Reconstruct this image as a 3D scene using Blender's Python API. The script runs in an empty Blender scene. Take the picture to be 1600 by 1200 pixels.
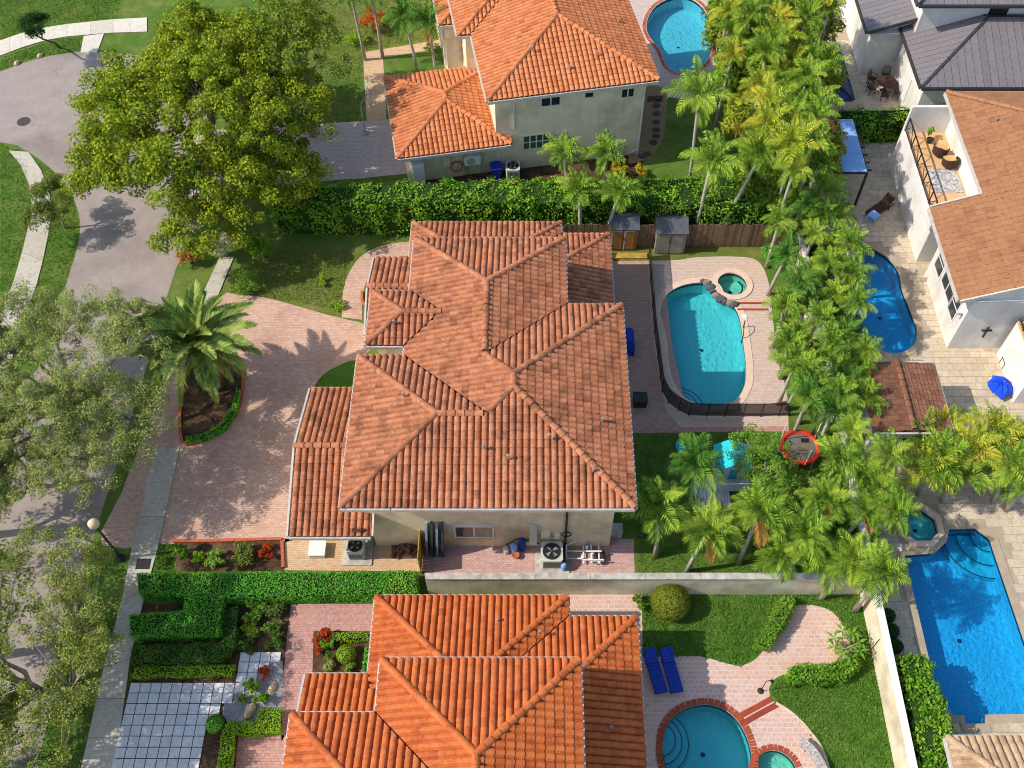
import bpy, bmesh, math, random
import numpy as np
from mathutils import Vector, Matrix
from mathutils.geometry import tessellate_polygon, delaunay_2d_cdt

# ------------------------------------------------------------------ camera, sky, sun, exposure
SC = bpy.context.scene
COL = SC.collection
H, TILT, FPX = 42.0, math.radians(34.6), 1544.0      # drone height (m), tilt from straight down, focal length
cd = bpy.data.cameras.new('camera'); CAM = bpy.data.objects.new('camera', cd); COL.objects.link(CAM)
CAM.location = (0, 0, H); CAM.rotation_euler = (TILT, 0, 0)
cd.sensor_width = 36; cd.lens = 36*FPX/1600; cd.shift_x = -28/1600; cd.clip_start = .5; cd.clip_end = 1500
SC.camera = CAM
SUN_D = Vector((1.05, .15, -1.0)).normalized()       # way the sunlight travels (afternoon sun in the west)
EL = math.asin(-SUN_D.z); AZ = math.atan2(-SUN_D.x, -SUN_D.y)
W = bpy.data.worlds.new('World'); SC.world = W; W.use_nodes = True
nt = W.node_tree; sky = nt.nodes.new('ShaderNodeTexSky'); sky.sky_type = 'NISHITA'; sky.sun_disc = False
sky.sun_elevation = EL; sky.sun_rotation = AZ
nt.links.new(sky.outputs[0], nt.nodes['Background'].inputs[0]); nt.nodes['Background'].inputs[1].default_value = .15
sl = bpy.data.lights.new('sun', 'SUN'); sl.energy = 3.2; sl.angle = math.radians(.5); sl.color = (1, .94, .85)
so = bpy.data.objects.new('sun', sl); COL.objects.link(so); so.rotation_euler = SUN_D.to_track_quat('-Z', 'Y').to_euler(); so.location = (-40, 0, 60)
VS = SC.view_settings; VS.view_transform = 'Standard'; VS.look = 'None'; VS.exposure = 0.5; VS.gamma = 1; VS.use_curve_mapping = False
SC.cycles.max_bounces = 5; SC.cycles.transparent_max_bounces = 12; SC.cycles.diffuse_bounces = 2
SC.cycles.filter_width = 1.0; SC.cycles.caustics_reflective = False; SC.cycles.caustics_refractive = False
rnd = random.Random(7); R = math.radians

# ------------------------------------------------------------------ survey helpers
SA, CA = math.sin(TILT), math.cos(TILT)
def at(px, py, z=0.0):
    """ground survey: the place at height z seen at a photo position"""
    u, v = (px-828)/FPX, (600-py)/FPX
    t = (H-z)/(CA-v*SA)
    return Vector((u*t, t*(SA+v*CA), z))
def onY(px, py, Y):
    u, v = (px-828)/FPX, (600-py)/FPX
    t = Y/(SA+v*CA)
    return Vector((u*t, Y, H-t*(CA-v*SA)))
def G(pts): return [tuple(at(x, y)[:2]) for x, y in pts]
def spl(pts, n=6, closed=True):
    out = []; N = len(pts); rng = range(N) if closed else range(N-1)
    for i in rng:
        if closed: p0, p1, p2, p3 = pts[i-1], pts[i], pts[(i+1) % N], pts[(i+2) % N]
        else: p0, p1, p2, p3 = pts[max(i-1, 0)], pts[i], pts[i+1], pts[min(i+2, N-1)]
        for k in range(n):
            t = k/n
            out.append(tuple(.5*(2*b+(c-a)*t+(2*a-5*b+4*c-d)*t*t+(3*b-a-3*c+d)*t**3) for a, b, c, d in zip(p0, p1, p2, p3)))
    if not closed: out.append(tuple(pts[-1]))
    return out
def L(r, g, b, k=1.0):
    f = lambda c: ((c/255+.055)/1.055)**2.4 if c > 10 else c/255/12.92
    return (f(r)*k, f(g)*k, f(b)*k, 1)

# ------------------------------------------------------------------ materials
def nodes(name):
    m = bpy.data.materials.new(name); m.use_nodes = True
    t = m.node_tree; return m, t, t.nodes['Principled BSDF']
def lk(t, a, b): t.links.new(a, b)
def mixc(t, fac, a, b, mode='MIX'):
    n = t.nodes.new('ShaderNodeMix'); n.data_type = 'RGBA'; n.blend_type = mode
    for k, v in ((0, fac), (6, a), (7, b)):
        if hasattr(v, 'is_linked'): lk(t, v, n.inputs[k])
        else: n.inputs[k].default_value = v
    return n.outputs[2]
def noise(t, scale, detail=3, rough=.6, coord=None):
    n = t.nodes.new('ShaderNodeTexNoise'); n.inputs['Scale'].default_value = scale; n.inputs['Detail'].default_value = detail; n.inputs['Roughness'].default_value = rough
    if coord is None: coord = t.nodes.new('ShaderNodeNewGeometry').outputs['Position']
    lk(t, coord, n.inputs['Vector']); return n.outputs['Fac']
def ramp(t, fac, a, b):
    n = t.nodes.new('ShaderNodeMapRange'); n.inputs[1].default_value = a; n.inputs[2].default_value = b; lk(t, fac, n.inputs[0]); return n.outputs[0]
def bump(t, p, h, strength, dist=.05):
    b = t.nodes.new('ShaderNodeBump'); b.inputs['Strength'].default_value = strength; b.inputs['Distance'].default_value = dist
    lk(t, h, b.inputs['Height']); lk(t, b.outputs[0], p.inputs['Normal'])
def mat(name, c1, c2=None, scale=2.0, rough=.7, bmp=0.0, spec=.3, metal=0, c3=None, s3=.3, bscale=None):
    m, t, p = nodes(name); p.inputs['Roughness'].default_value = rough; p.inputs['Specular IOR Level'].default_value = spec; p.inputs['Metallic'].default_value = metal
    if c2 is None:
        p.inputs['Base Color'].default_value = c1
        c2 = c1
    f = ramp(t, noise(t, scale, 5), .32, .68)
    out = mixc(t, f, c1, c2)
    if c3: out = mixc(t, ramp(t, noise(t, s3, 4), .45, .75), out, c3)
    if 'stucco' in name or 'wall' in name:      # rain streaks
        mp = t.nodes.new('ShaderNodeMapping'); mp.inputs['Scale'].default_value = (3.2, 3.2, .22); lk(t, t.nodes.new('ShaderNodeNewGeometry').outputs['Position'], mp.inputs[0])
        k = t.nodes.new('ShaderNodeMath'); k.operation = 'MULTIPLY'; k.inputs[1].default_value = .18; lk(t, ramp(t, noise(t, 1, 5, .7, mp.outputs[0]), .5, .75), k.inputs[0]); out = mixc(t, k.outputs[0], out, L(140, 122, 100))
    lk(t, out, p.inputs['Base Color'])
    if bmp: bump(t, p, noise(t, bscale or scale*4, 4), bmp)
    return m
def per_piece(t):
    """a number that differs from piece to piece: per object, and per face of joined pieces"""
    a = t.nodes.new('ShaderNodeAttribute'); a.attribute_name = 'tint'
    o = t.nodes.new('ShaderNodeObjectInfo')
    s = t.nodes.new('ShaderNodeMath'); s.operation = 'ADD'; lk(t, a.outputs['Fac'], s.inputs[0]); lk(t, o.outputs['Random'], s.inputs[1])
    f = t.nodes.new('ShaderNodeMath'); f.operation = 'FRACT'; lk(t, s.outputs[0], f.inputs[0]); return f.outputs[0]
def piece_mat(name, c1, c2, dirt, rough=.75, dirt_amt=.5, dscale=1.2, spec=.25, bmp=.15):
    m, t, p = nodes(name); p.inputs['Roughness'].default_value = rough; p.inputs['Specular IOR Level'].default_value = spec
    c = mixc(t, mixc(t, .4, per_piece(t), noise(t, 1.6, 4)), c1, c2); c = mixc(t, ramp(t, per_piece(t), .86, .97), c, mixc(t, .28, c, dirt))
    d = t.nodes.new('ShaderNodeMath'); d.operation = 'MULTIPLY'; lk(t, ramp(t, noise(t, dscale, 6, .7), .5, .75), d.inputs[0]); d.inputs[1].default_value = dirt_amt
    c = mixc(t, d.outputs[0], c, dirt)
    c = mixc(t, ramp(t, noise(t, 4, 7, .8), .5, .66), c, mixc(t, .6, c, dirt))
    c = mixc(t, ramp(t, noise(t, 9, 4), .3, .8), c, mixc(t, .22, c, (.02, .015, .01, 1)))
    lk(t, c, p.inputs['Base Color'])
    if bmp: bump(t, p, noise(t, 25, 3), bmp, .02)
    return m
def leaf_mat(name, c1, c2, c3=None, trans=.38, rough=.6, spec=.1):
    m, t, p = nodes(name); p.inputs['Roughness'].default_value = rough; p.inputs['Specular IOR Level'].default_value = spec
    c = mixc(t, per_piece(t), c1, c2)
    if c3: c = mixc(t, ramp(t, noise(t, .7, 3), .5, .7), c, c3)
    lk(t, c, p.inputs['Base Color'])
    tr = t.nodes.new('ShaderNodeBsdfTranslucent'); lk(t, c, tr.inputs[0])
    mx = t.nodes.new('ShaderNodeMixShader'); mx.inputs[0].default_value = trans
    lk(t, p.outputs[0], mx.inputs[1]); lk(t, tr.outputs[0], mx.inputs[2]); lk(t, mx.outputs[0], t.nodes['Material Output'].inputs['Surface'])
    return m
def paver_mat(name, a, b, mortar, w=.2, h=.1, rough=.8, stain=None, soff=.5, rot=0, msize=.008, samt=.6):
    m, t, p = nodes(name); p.inputs['Roughness'].default_value = rough; p.inputs['Specular IOR Level'].default_value = .2
    g = t.nodes.new('ShaderNodeNewGeometry'); mp = t.nodes.new('ShaderNodeMapping'); mp.inputs['Rotation'].default_value[2] = rot; lk(t, g.outputs['Position'], mp.inputs[0])
    br = t.nodes.new('ShaderNodeTexBrick'); lk(t, mp.outputs[0], br.inputs['Vector']); br.inputs['Scale'].default_value = 1
    br.inputs['Brick Width'].default_value = w; br.inputs['Row Height'].default_value = h; br.inputs['Mortar Size'].default_value = msize; br.offset = soff
    br.inputs['Color1'].default_value = a; br.inputs['Color2'].default_value = b; br.inputs['Mortar'].default_value = mortar; br.inputs['Bias'].default_value = 0
    c = br.outputs[0]
    c = mixc(t, ramp(t, noise(t, .55, 5, .65), .42, .7), c, mixc(t, .35, c, a))
    if stain:
        s = t.nodes.new('ShaderNodeMath'); s.operation = 'MULTIPLY'; s.inputs[1].default_value = samt; lk(t, ramp(t, noise(t, .4, 6, .7), .5, .72), s.inputs[0])
        c = mixc(t, s.outputs[0], c, stain)
    c = mixc(t, ramp(t, noise(t, 7, 4), .25, .8), mixc(t, .18, c, (.03, .02, .02, 1)), c)
    lk(t, c, p.inputs['Base Color']); bump(t, p, br.outputs['Fac'], -.3, .01)
    return m
def lawn_mat(name, c1, c2, dry, amt=.5):
    m, t, p = nodes(name); p.inputs['Roughness'].default_value = .9; p.inputs['Specular IOR Level'].default_value = .1
    c = mixc(t, ramp(t, noise(t, 14, 6, .75), .3, .7), c1, c2)
    s = t.nodes.new('ShaderNodeMath'); s.operation = 'MULTIPLY'; s.inputs[1].default_value = amt; lk(t, ramp(t, noise(t, .45, 7, .75), .46, .68), s.inputs[0])
    c = mixc(t, s.outputs[0], c, dry); c = mixc(t, ramp(t, noise(t, 1.7, 5, .7), .4, .75), c, mixc(t, .35, c, (.02, .05, .01, 1))); lk(t, c, p.inputs['Base Color']); bump(t, p, noise(t, 22, 5, .8), .9, .08)
    return m
def water_mat(name, tint, wave=4.0, strength=.35):
    m, t, p = nodes(name); t.nodes.remove(p)
    tr = t.nodes.new('ShaderNodeBsdfTransparent'); tr.inputs[0].default_value = tint
    gl = t.nodes.new('ShaderNodeBsdfGlossy'); gl.inputs['Roughness'].default_value = .03; gl.inputs['Color'].default_value = (1, 1, 1, 1)
    fr = t.nodes.new('ShaderNodeFresnel'); fr.inputs[0].default_value = 1.33
    b = t.nodes.new('ShaderNodeBump'); b.inputs['Strength'].default_value = strength; b.inputs['Distance'].default_value = .04; lk(t, noise(t, wave, 4, .6), b.inputs['Height'])
    lk(t, b.outputs[0], gl.inputs['Normal']); lk(t, b.outputs[0], fr.inputs['Normal'])
    mx = t.nodes.new('ShaderNodeMixShader'); lk(t, fr.outputs[0], mx.inputs[0]); lk(t, tr.outputs[0], mx.inputs[1]); lk(t, gl.outputs[0], mx.inputs[2])
    lk(t, mx.outputs[0], t.nodes['Material Output'].inputs['Surface']); return m
def plaster_mat(name, c1, c2, scale=6.0, sparkle=0):
    m, t, p = nodes(name); p.inputs['Roughness'].default_value = .7
    c = mixc(t, ramp(t, noise(t, scale, 3, .6), .35, .65), c1, c2)
    if sparkle:  # bright cells imitate sunlight rippling over the pool floor
        v = t.nodes.new('ShaderNodeTexVoronoi'); v.inputs['Scale'].default_value = sparkle; v.feature = 'F1'
        lk(t, t.nodes.new('ShaderNodeNewGeometry').outputs['Position'], v.inputs['Vector'])
        c = mixc(t, ramp(t, v.outputs['Distance'], .25, .62), c, (.75, .85, .85, 1))
    lk(t, c, p.inputs['Base Color']); return m
def screen_mat(name, col, clear):
    m, t, p = nodes(name); p.inputs['Base Color'].default_value = col; p.inputs['Roughness'].default_value = .8
    tr = t.nodes.new('ShaderNodeBsdfTransparent'); mx = t.nodes.new('ShaderNodeMixShader'); mx.inputs[0].default_value = clear
    lk(t, p.outputs[0], mx.inputs[1]); lk(t, tr.outputs[0], mx.inputs[2]); lk(t, mx.outputs[0], t.nodes['Material Output'].inputs['Surface']); return m

M = {}
M['tile_a'] = piece_mat('terracotta_weathered', L(204, 136, 96), L(168, 100, 66), L(88, 54, 40), dirt_amt=.85)
M['tile_b'] = piece_mat('terracotta_orange', L(214, 122, 64), L(194, 94, 44), L(124, 56, 30), dirt_amt=.5)
M['tile_c'] = piece_mat('terracotta_tan', L(222, 146, 96), L(206, 118, 68), L(140, 74, 44), dirt_amt=.4)
M['tile_r'] = piece_mat('concrete_tile_brown', L(172, 122, 84), L(164, 112, 76), L(118, 76, 50), dirt_amt=.5, dscale=.6)
M['tile_g'] = piece_mat('concrete_tile_beige', L(206, 176, 140), L(186, 150, 112), L(130, 96, 70))
M['deck'] = mat('roof_underlay', L(92, 54, 38), L(70, 42, 30), 4)
M['shingle'] = piece_mat('brown_shingle', L(150, 104, 78), L(122, 80, 60), L(80, 52, 40), dirt_amt=.6)
M['metal'] = piece_mat('grey_standing_seam', L(134, 126, 126), L(124, 117, 118), L(110, 103, 104), rough=.45, spec=.5, bmp=0)
M['seam'] = mat('seam_metal', L(62, 56, 56), rough=.5, spec=.5)
M['navy'] = piece_mat('shade_blue_roof_sheet', L(56, 72, 128), L(48, 62, 112), L(44, 52, 90), rough=.45, spec=.5, bmp=0)  # blue stands for shade and sky reflection on the metal
M['stucco'] = mat('beige_stucco', L(248, 224, 184), L(238, 212, 172), 1.2, .9, .15, .1, c3=L(182, 158, 126), s3=.5, bscale=40)
M['stucco_n'] = mat('grey_beige_stucco', L(252, 234, 198), L(244, 224, 186), 1.2, .9, .15, .1, c3=L(186, 176, 152), s3=.5, bscale=40)
M['white'] = mat('white_paint', L(235, 232, 226), L(222, 218, 210), 3, .6)
M['white_wall'] = mat('white_stucco', L(232, 228, 220), L(220, 216, 208), 1, .85, .1, .1, c3=L(205, 198, 186), s3=.5, bscale=30)
M['cream_wall'] = mat('cream_boundary_wall', L(232, 220, 190), L(216, 202, 172), 1.5, .9, .1, .1, c3=L(170, 154, 126), s3=.6, bscale=30)
M['gutter'] = mat('painted_gutter', L(206, 198, 188), L(182, 172, 160), 4, .6)
M['cap'] = mat('wall_cap', L(200, 196, 186), L(150, 142, 130), 3, .85, .1)
M['glass'] = mat('window_glass', L(34, 44, 48), L(52, 62, 62), .8, .08, 0, .8)
M['curtain'] = mat('curtained_glass', L(150, 130, 92), L(110, 92, 60), 6, .2, 0, .7)
M['dark'] = mat('black_metal', L(32, 30, 30), L(44, 40, 38), 8, .5, 0, .4)
M['brown_trim'] = mat('brown_downspout', L(72, 44, 34), rough=.5)
M['lawn'] = lawn_mat('lawn', L(108, 140, 54), L(74, 106, 38), L(150, 146, 78), .7)
M['lawn_dry'] = lawn_mat('dry_lawn', L(126, 140, 60), L(96, 114, 44), L(158, 146, 88), .6)
M['lawn_deep'] = lawn_mat('deep_lawn', L(100, 146, 50), L(66, 110, 34), L(138, 150, 70), .6)
M['soil'] = mat('mulch_soil', L(92, 70, 52), L(58, 42, 32), 5, .95, .5, .1, c3=L(120, 96, 70), s3=1.2)
def street_mat():
    m, t, p = nodes('sun_bleached_asphalt'); p.inputs['Roughness'].default_value = .9; p.inputs['Specular IOR Level'].default_value = .15
    c = mixc(t, ramp(t, noise(t, .9, 6, .7), .3, .7), L(176, 162, 152), L(158, 145, 137))
    c = mixc(t, ramp(t, noise(t, .14, 5, .65), .5, .72), c, L(132, 118, 108))
    c = mixc(t, ramp(t, noise(t, 30, 3, .7), .35, .7), mixc(t, .25, c, (.06, .05, .05, 1)), c)
    g = t.nodes.new('ShaderNodeNewGeometry').outputs['Position']; nz = t.nodes.new('ShaderNodeTexNoise'); nz.inputs['Scale'].default_value = .8; lk(t, g, nz.inputs['Vector'])
    ad = t.nodes.new('ShaderNodeVectorMath'); ad.operation = 'ADD'; lk(t, g, ad.inputs[0]); lk(t, nz.outputs['Color'], ad.inputs[1])
    v = t.nodes.new('ShaderNodeTexVoronoi'); v.feature = 'DISTANCE_TO_EDGE'; v.inputs['Scale'].default_value = .22; lk(t, ad.outputs[0], v.inputs['Vector'])
    k = t.nodes.new('ShaderNodeMath'); k.operation = 'MULTIPLY'; k.inputs[1].default_value = .28; lk(t, ramp(t, v.outputs['Distance'], .007, .0), k.inputs[0])
    c = mixc(t, k.outputs[0], c, L(96, 84, 76)); lk(t, c, p.inputs['Base Color']); bump(t, p, noise(t, 60, 3), .25); return m
M['street'] = street_mat()
M['concrete'] = piece_mat('sidewalk_concrete', L(204, 196, 178), L(192, 182, 162), L(150, 140, 120), dirt_amt=.5, dscale=.9)
M['concrete_w'] = piece_mat('bright_concrete', L(226, 216, 198), L(216, 206, 188), L(186, 174, 150), dirt_amt=.4)
M['paver'] = paver_mat('driveway_pavers', L(220, 184, 160), L(200, 158, 136), L(164, 130, 112), .22, .11, stain=L(164, 128, 110))
M['paver_pink'] = paver_mat('pink_pavers', L(214, 178, 168), L(196, 152, 144), L(160, 124, 116), .22, .11, stain=L(190, 146, 128))
M['paver_tan'] = paver_mat('tan_pavers', L(222, 190, 152), L(204, 166, 126), L(160, 128, 96), .2, .1)
M['paver_red'] = paver_mat('red_grey_pavers', L(210, 160, 144), L(180, 132, 122), L(146, 112, 104), .11, .11, stain=L(206, 156, 138))
M['paver_cream'] = paver_mat('pool_deck_pavers', L(218, 194, 178), L(204, 178, 160), L(174, 148, 132), .22, .11, stain=L(212, 180, 138), samt=.5)
M['paver_deck'] = paver_mat('terrace_pavers', L(202, 168, 148), L(184, 148, 130), L(140, 110, 98), .22, .11, stain=L(196, 156, 118))
M['paver_n'] = paver_mat('grey_pavers', L(220, 200, 190), L(204, 180, 170), L(170, 148, 140), .24, .12, stain=L(200, 168, 152))
M['paver_s'] = paver_mat('court_pavers', L(218, 184, 168), L(206, 168, 150), L(226, 206, 190), .26, .2, stain=L(212, 164, 132), msize=.014)
M['brick'] = piece_mat('coping_brick', L(186, 84, 54), L(160, 66, 42), L(110, 52, 38))
M['edging'] = mat('terracotta_edging', L(196, 108, 72), L(168, 84, 54), 6, .8, .2)
M['trav'] = piece_mat('travertine', L(222, 204, 176), L(200, 182, 154), L(176, 152, 124), dirt_amt=.6, dscale=1.5)
M['trav_base'] = mat('travertine_bed', L(180, 162, 138), L(164, 146, 122), 2, .9)
M['coping'] = mat('stone_coping', L(226, 196, 172), L(212, 180, 156), 3, .8, .1)
M['slab'] = piece_mat('white_slab', L(228, 226, 222), L(216, 214, 212), L(190, 186, 182), dirt_amt=.3)
M['gravel'] = mat('pale_gravel', L(206, 202, 198), L(96, 96, 104), 26, .9, .8, .2)
M['water'] = water_mat('pool_water', (.35, .84, .92, 1))
M['water_blue'] = water_mat('deep_pool_water', (.15, .70, 1.0, 1), 5, .4)
M['water_spa'] = water_mat('spa_water', (.52, .86, .76, 1))
M['plaster'] = plaster_mat('pool_plaster', L(196, 238, 228), L(180, 228, 220), 4)
M['plaster_spark'] = plaster_mat('caustic_plaster', L(186, 226, 240), L(160, 212, 232), 5, 7)  # ripple light painted into the floor colour as bright cells
M['plaster_line'] = mat('step_trim_tile', L(30, 80, 100))
M['bark'] = mat('grey_bark', L(186, 172, 152), L(140, 124, 106), 8, .95, .4)
M['bark_dark'] = mat('brown_bark', L(112, 90, 70), L(80, 62, 48), 8, .95, .4)
M['palm_bark'] = mat('palm_trunk', L(196, 188, 172), L(160, 150, 132), 6, .9, .3)
M['leaf_big'] = leaf_mat('mahogany_leaf', L(186, 192, 50), L(76, 108, 24), L(142, 168, 40), .3)
M['leaf_big2'] = leaf_mat('dark_broad_leaf', L(150, 166, 54), L(86, 114, 34), L(176, 184, 84), .35)
M['leaf_oak'] = leaf_mat('oak_leaf', L(196, 204, 116), L(104, 120, 56), L(166, 178, 100), .3)
M['leaf_oak2'] = leaf_mat('oak_leaf_green', L(190, 196, 94), L(98, 116, 46), L(156, 168, 80), .3)
M['leaf_small'] = leaf_mat('small_tree_leaf', L(67, 105, 48), L(44, 75, 34))
M['leaf_olive'] = leaf_mat('olive_leaf', L(146, 157, 71), L(99, 121, 51))
M['leaf_yellow'] = leaf_mat('yellow_leaf', L(218, 196, 41), L(174, 166, 34))
M['leaf_hedge'] = leaf_mat('hedge_leaf', L(146, 192, 58), L(74, 126, 34), L(170, 204, 66), .38)
M['leaf_clip'] = leaf_mat('clipped_hedge_leaf', L(126, 204, 74), L(72, 154, 48), L(150, 208, 74), .38)
M['leaf_lime'] = leaf_mat('lime_hedge_leaf', L(176, 206, 56), L(122, 164, 42), None, .38)
M['leaf_shade'] = leaf_mat('dark_hedge_leaf', L(100, 140, 56), L(64, 100, 40), L(124, 144, 66), .38)
M['leaf_ball'] = leaf_mat('topiary_leaf', L(162, 169, 55), L(120, 132, 41))
M['leaf_shrub'] = leaf_mat('shrub_leaf', L(139, 180, 64), L(97, 139, 44), L(162, 194, 81))
M['leaf_red'] = leaf_mat('croton_leaf', L(215, 95, 39), L(162, 59, 30), L(227, 146, 46))
M['leaf_white'] = leaf_mat('white_flower', L(248, 244, 231), L(174, 178, 127))
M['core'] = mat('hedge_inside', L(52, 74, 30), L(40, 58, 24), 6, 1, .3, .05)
M['frond'] = leaf_mat('palm_frond', L(138, 168, 48), L(54, 88, 24), L(164, 184, 62), .08)
M['frond_dark'] = leaf_mat('dark_palm_frond', L(98, 142, 48), L(46, 82, 26), L(128, 158, 54), .08)
M['frond_yel'] = leaf_mat('golden_frond', L(178, 184, 52), L(84, 114, 30), L(194, 178, 58), .08)
M['frond_date'] = leaf_mat('date_palm_frond', L(150, 168, 78), L(88, 114, 46), L(178, 186, 96), .15)
M['frond_dead'] = leaf_mat('dead_frond', L(206, 150, 74), L(160, 110, 56), None, .15)
M['rachis'] = mat('frond_stem', L(176, 178, 96), L(150, 158, 76), 5)
M['wood'] = piece_mat('weathered_fence_wood', L(150, 124, 96), L(116, 92, 70), L(84, 66, 50))
M['wood_shed'] = piece_mat('shed_wood', L(186, 134, 66), L(158, 106, 50), L(104, 74, 44))
M['shed_grey'] = mat('grey_shed_panel', L(150, 138, 124), L(136, 124, 110), 3, .7)
M['shed_roof'] = mat('shed_roof_felt', L(92, 96, 100), L(78, 80, 84), 5, .8)
M['yellow_wood'] = mat('yellow_wood', L(196, 160, 70), L(160, 124, 46), 5, .8)
M['screen'] = screen_mat('fence_mesh', L(38, 32, 28), .38)
M['blue_fabric'] = mat('blue_fabric', L(28, 70, 170), L(20, 54, 140), 6, .8, .3)
M['cobalt'] = mat('cobalt_fabric', L(26, 90, 230), L(18, 64, 200), 6, .7, .5)
M['towel'] = mat('pale_blue_towel', L(110, 160, 226), L(150, 190, 236), 5, .9)
M['wicker'] = mat('brown_wicker', L(84, 58, 44), L(60, 42, 34), 20, .8, .5)
M['tan_cushion'] = mat('tan_cushion', L(206, 170, 112), L(190, 152, 96), 6, .9)
M['awning'] = mat('pale_blue_awning', L(142, 184, 232), L(130, 172, 222), 2, .4, 0, .4)
M['ac'] = mat('ac_casing', L(206, 204, 194), L(190, 188, 178), 5, .6)
M['ac_grille'] = mat('ac_grille', L(52, 56, 60), L(40, 42, 46), 20, .5)
M['pvc'] = mat('white_pvc', L(232, 230, 224), rough=.5)
M['red_vinyl'] = mat('red_vinyl', L(214, 58, 44), L(190, 40, 32), 3, .5, .2)
M['mat_grey'] = mat('trampoline_mat', L(120, 112, 100), L(104, 96, 86), 4, .9)
M['teal'] = mat('teal_plastic', L(40, 200, 204), L(30, 184, 192), 3, .5)
M['bin_blue'] = mat('blue_bin', L(24, 44, 170), rough=.5)
M['orange_hose'] = mat('orange_hose', L(196, 84, 50), rough=.6)
M['board_dark'] = mat('dark_paddle_board', L(56, 62, 64), L(72, 80, 82), 4, .4)
M['board_pale'] = mat('pale_paddle_board', L(150, 168, 176), L(110, 130, 140), 4, .35)
M['lamp_globe'] = mat('frosted_globe', L(222, 206, 160), rough=.3)
M['stone'] = mat('garden_boulder', L(222, 200, 168), L(190, 160, 126), 4, .9, .4)
M['firewood'] = mat('cut_logs', L(140, 100, 84), L(96, 66, 56), 8, .9, .3)
M['rope'] = mat('white_net', L(232, 228, 222), rough=.9)
M['pot'] = mat('ceramic_pot', L(206, 184, 146), L(182, 156, 120), 4, .6)
M['mosaic'] = mat('mosaic', L(226, 214, 196), L(90, 84, 90), 24, .5)
M['balcony_tile'] = mat('balcony_floor', L(222, 178, 126), L(206, 158, 108), 3, .7)
M['rug'] = mat('patterned_rug', L(214, 210, 204), L(110, 106, 104), 8, .95)
M['manhole'] = mat('iron_cover', L(84, 74, 66), L(66, 58, 52), 20, .8)

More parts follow.
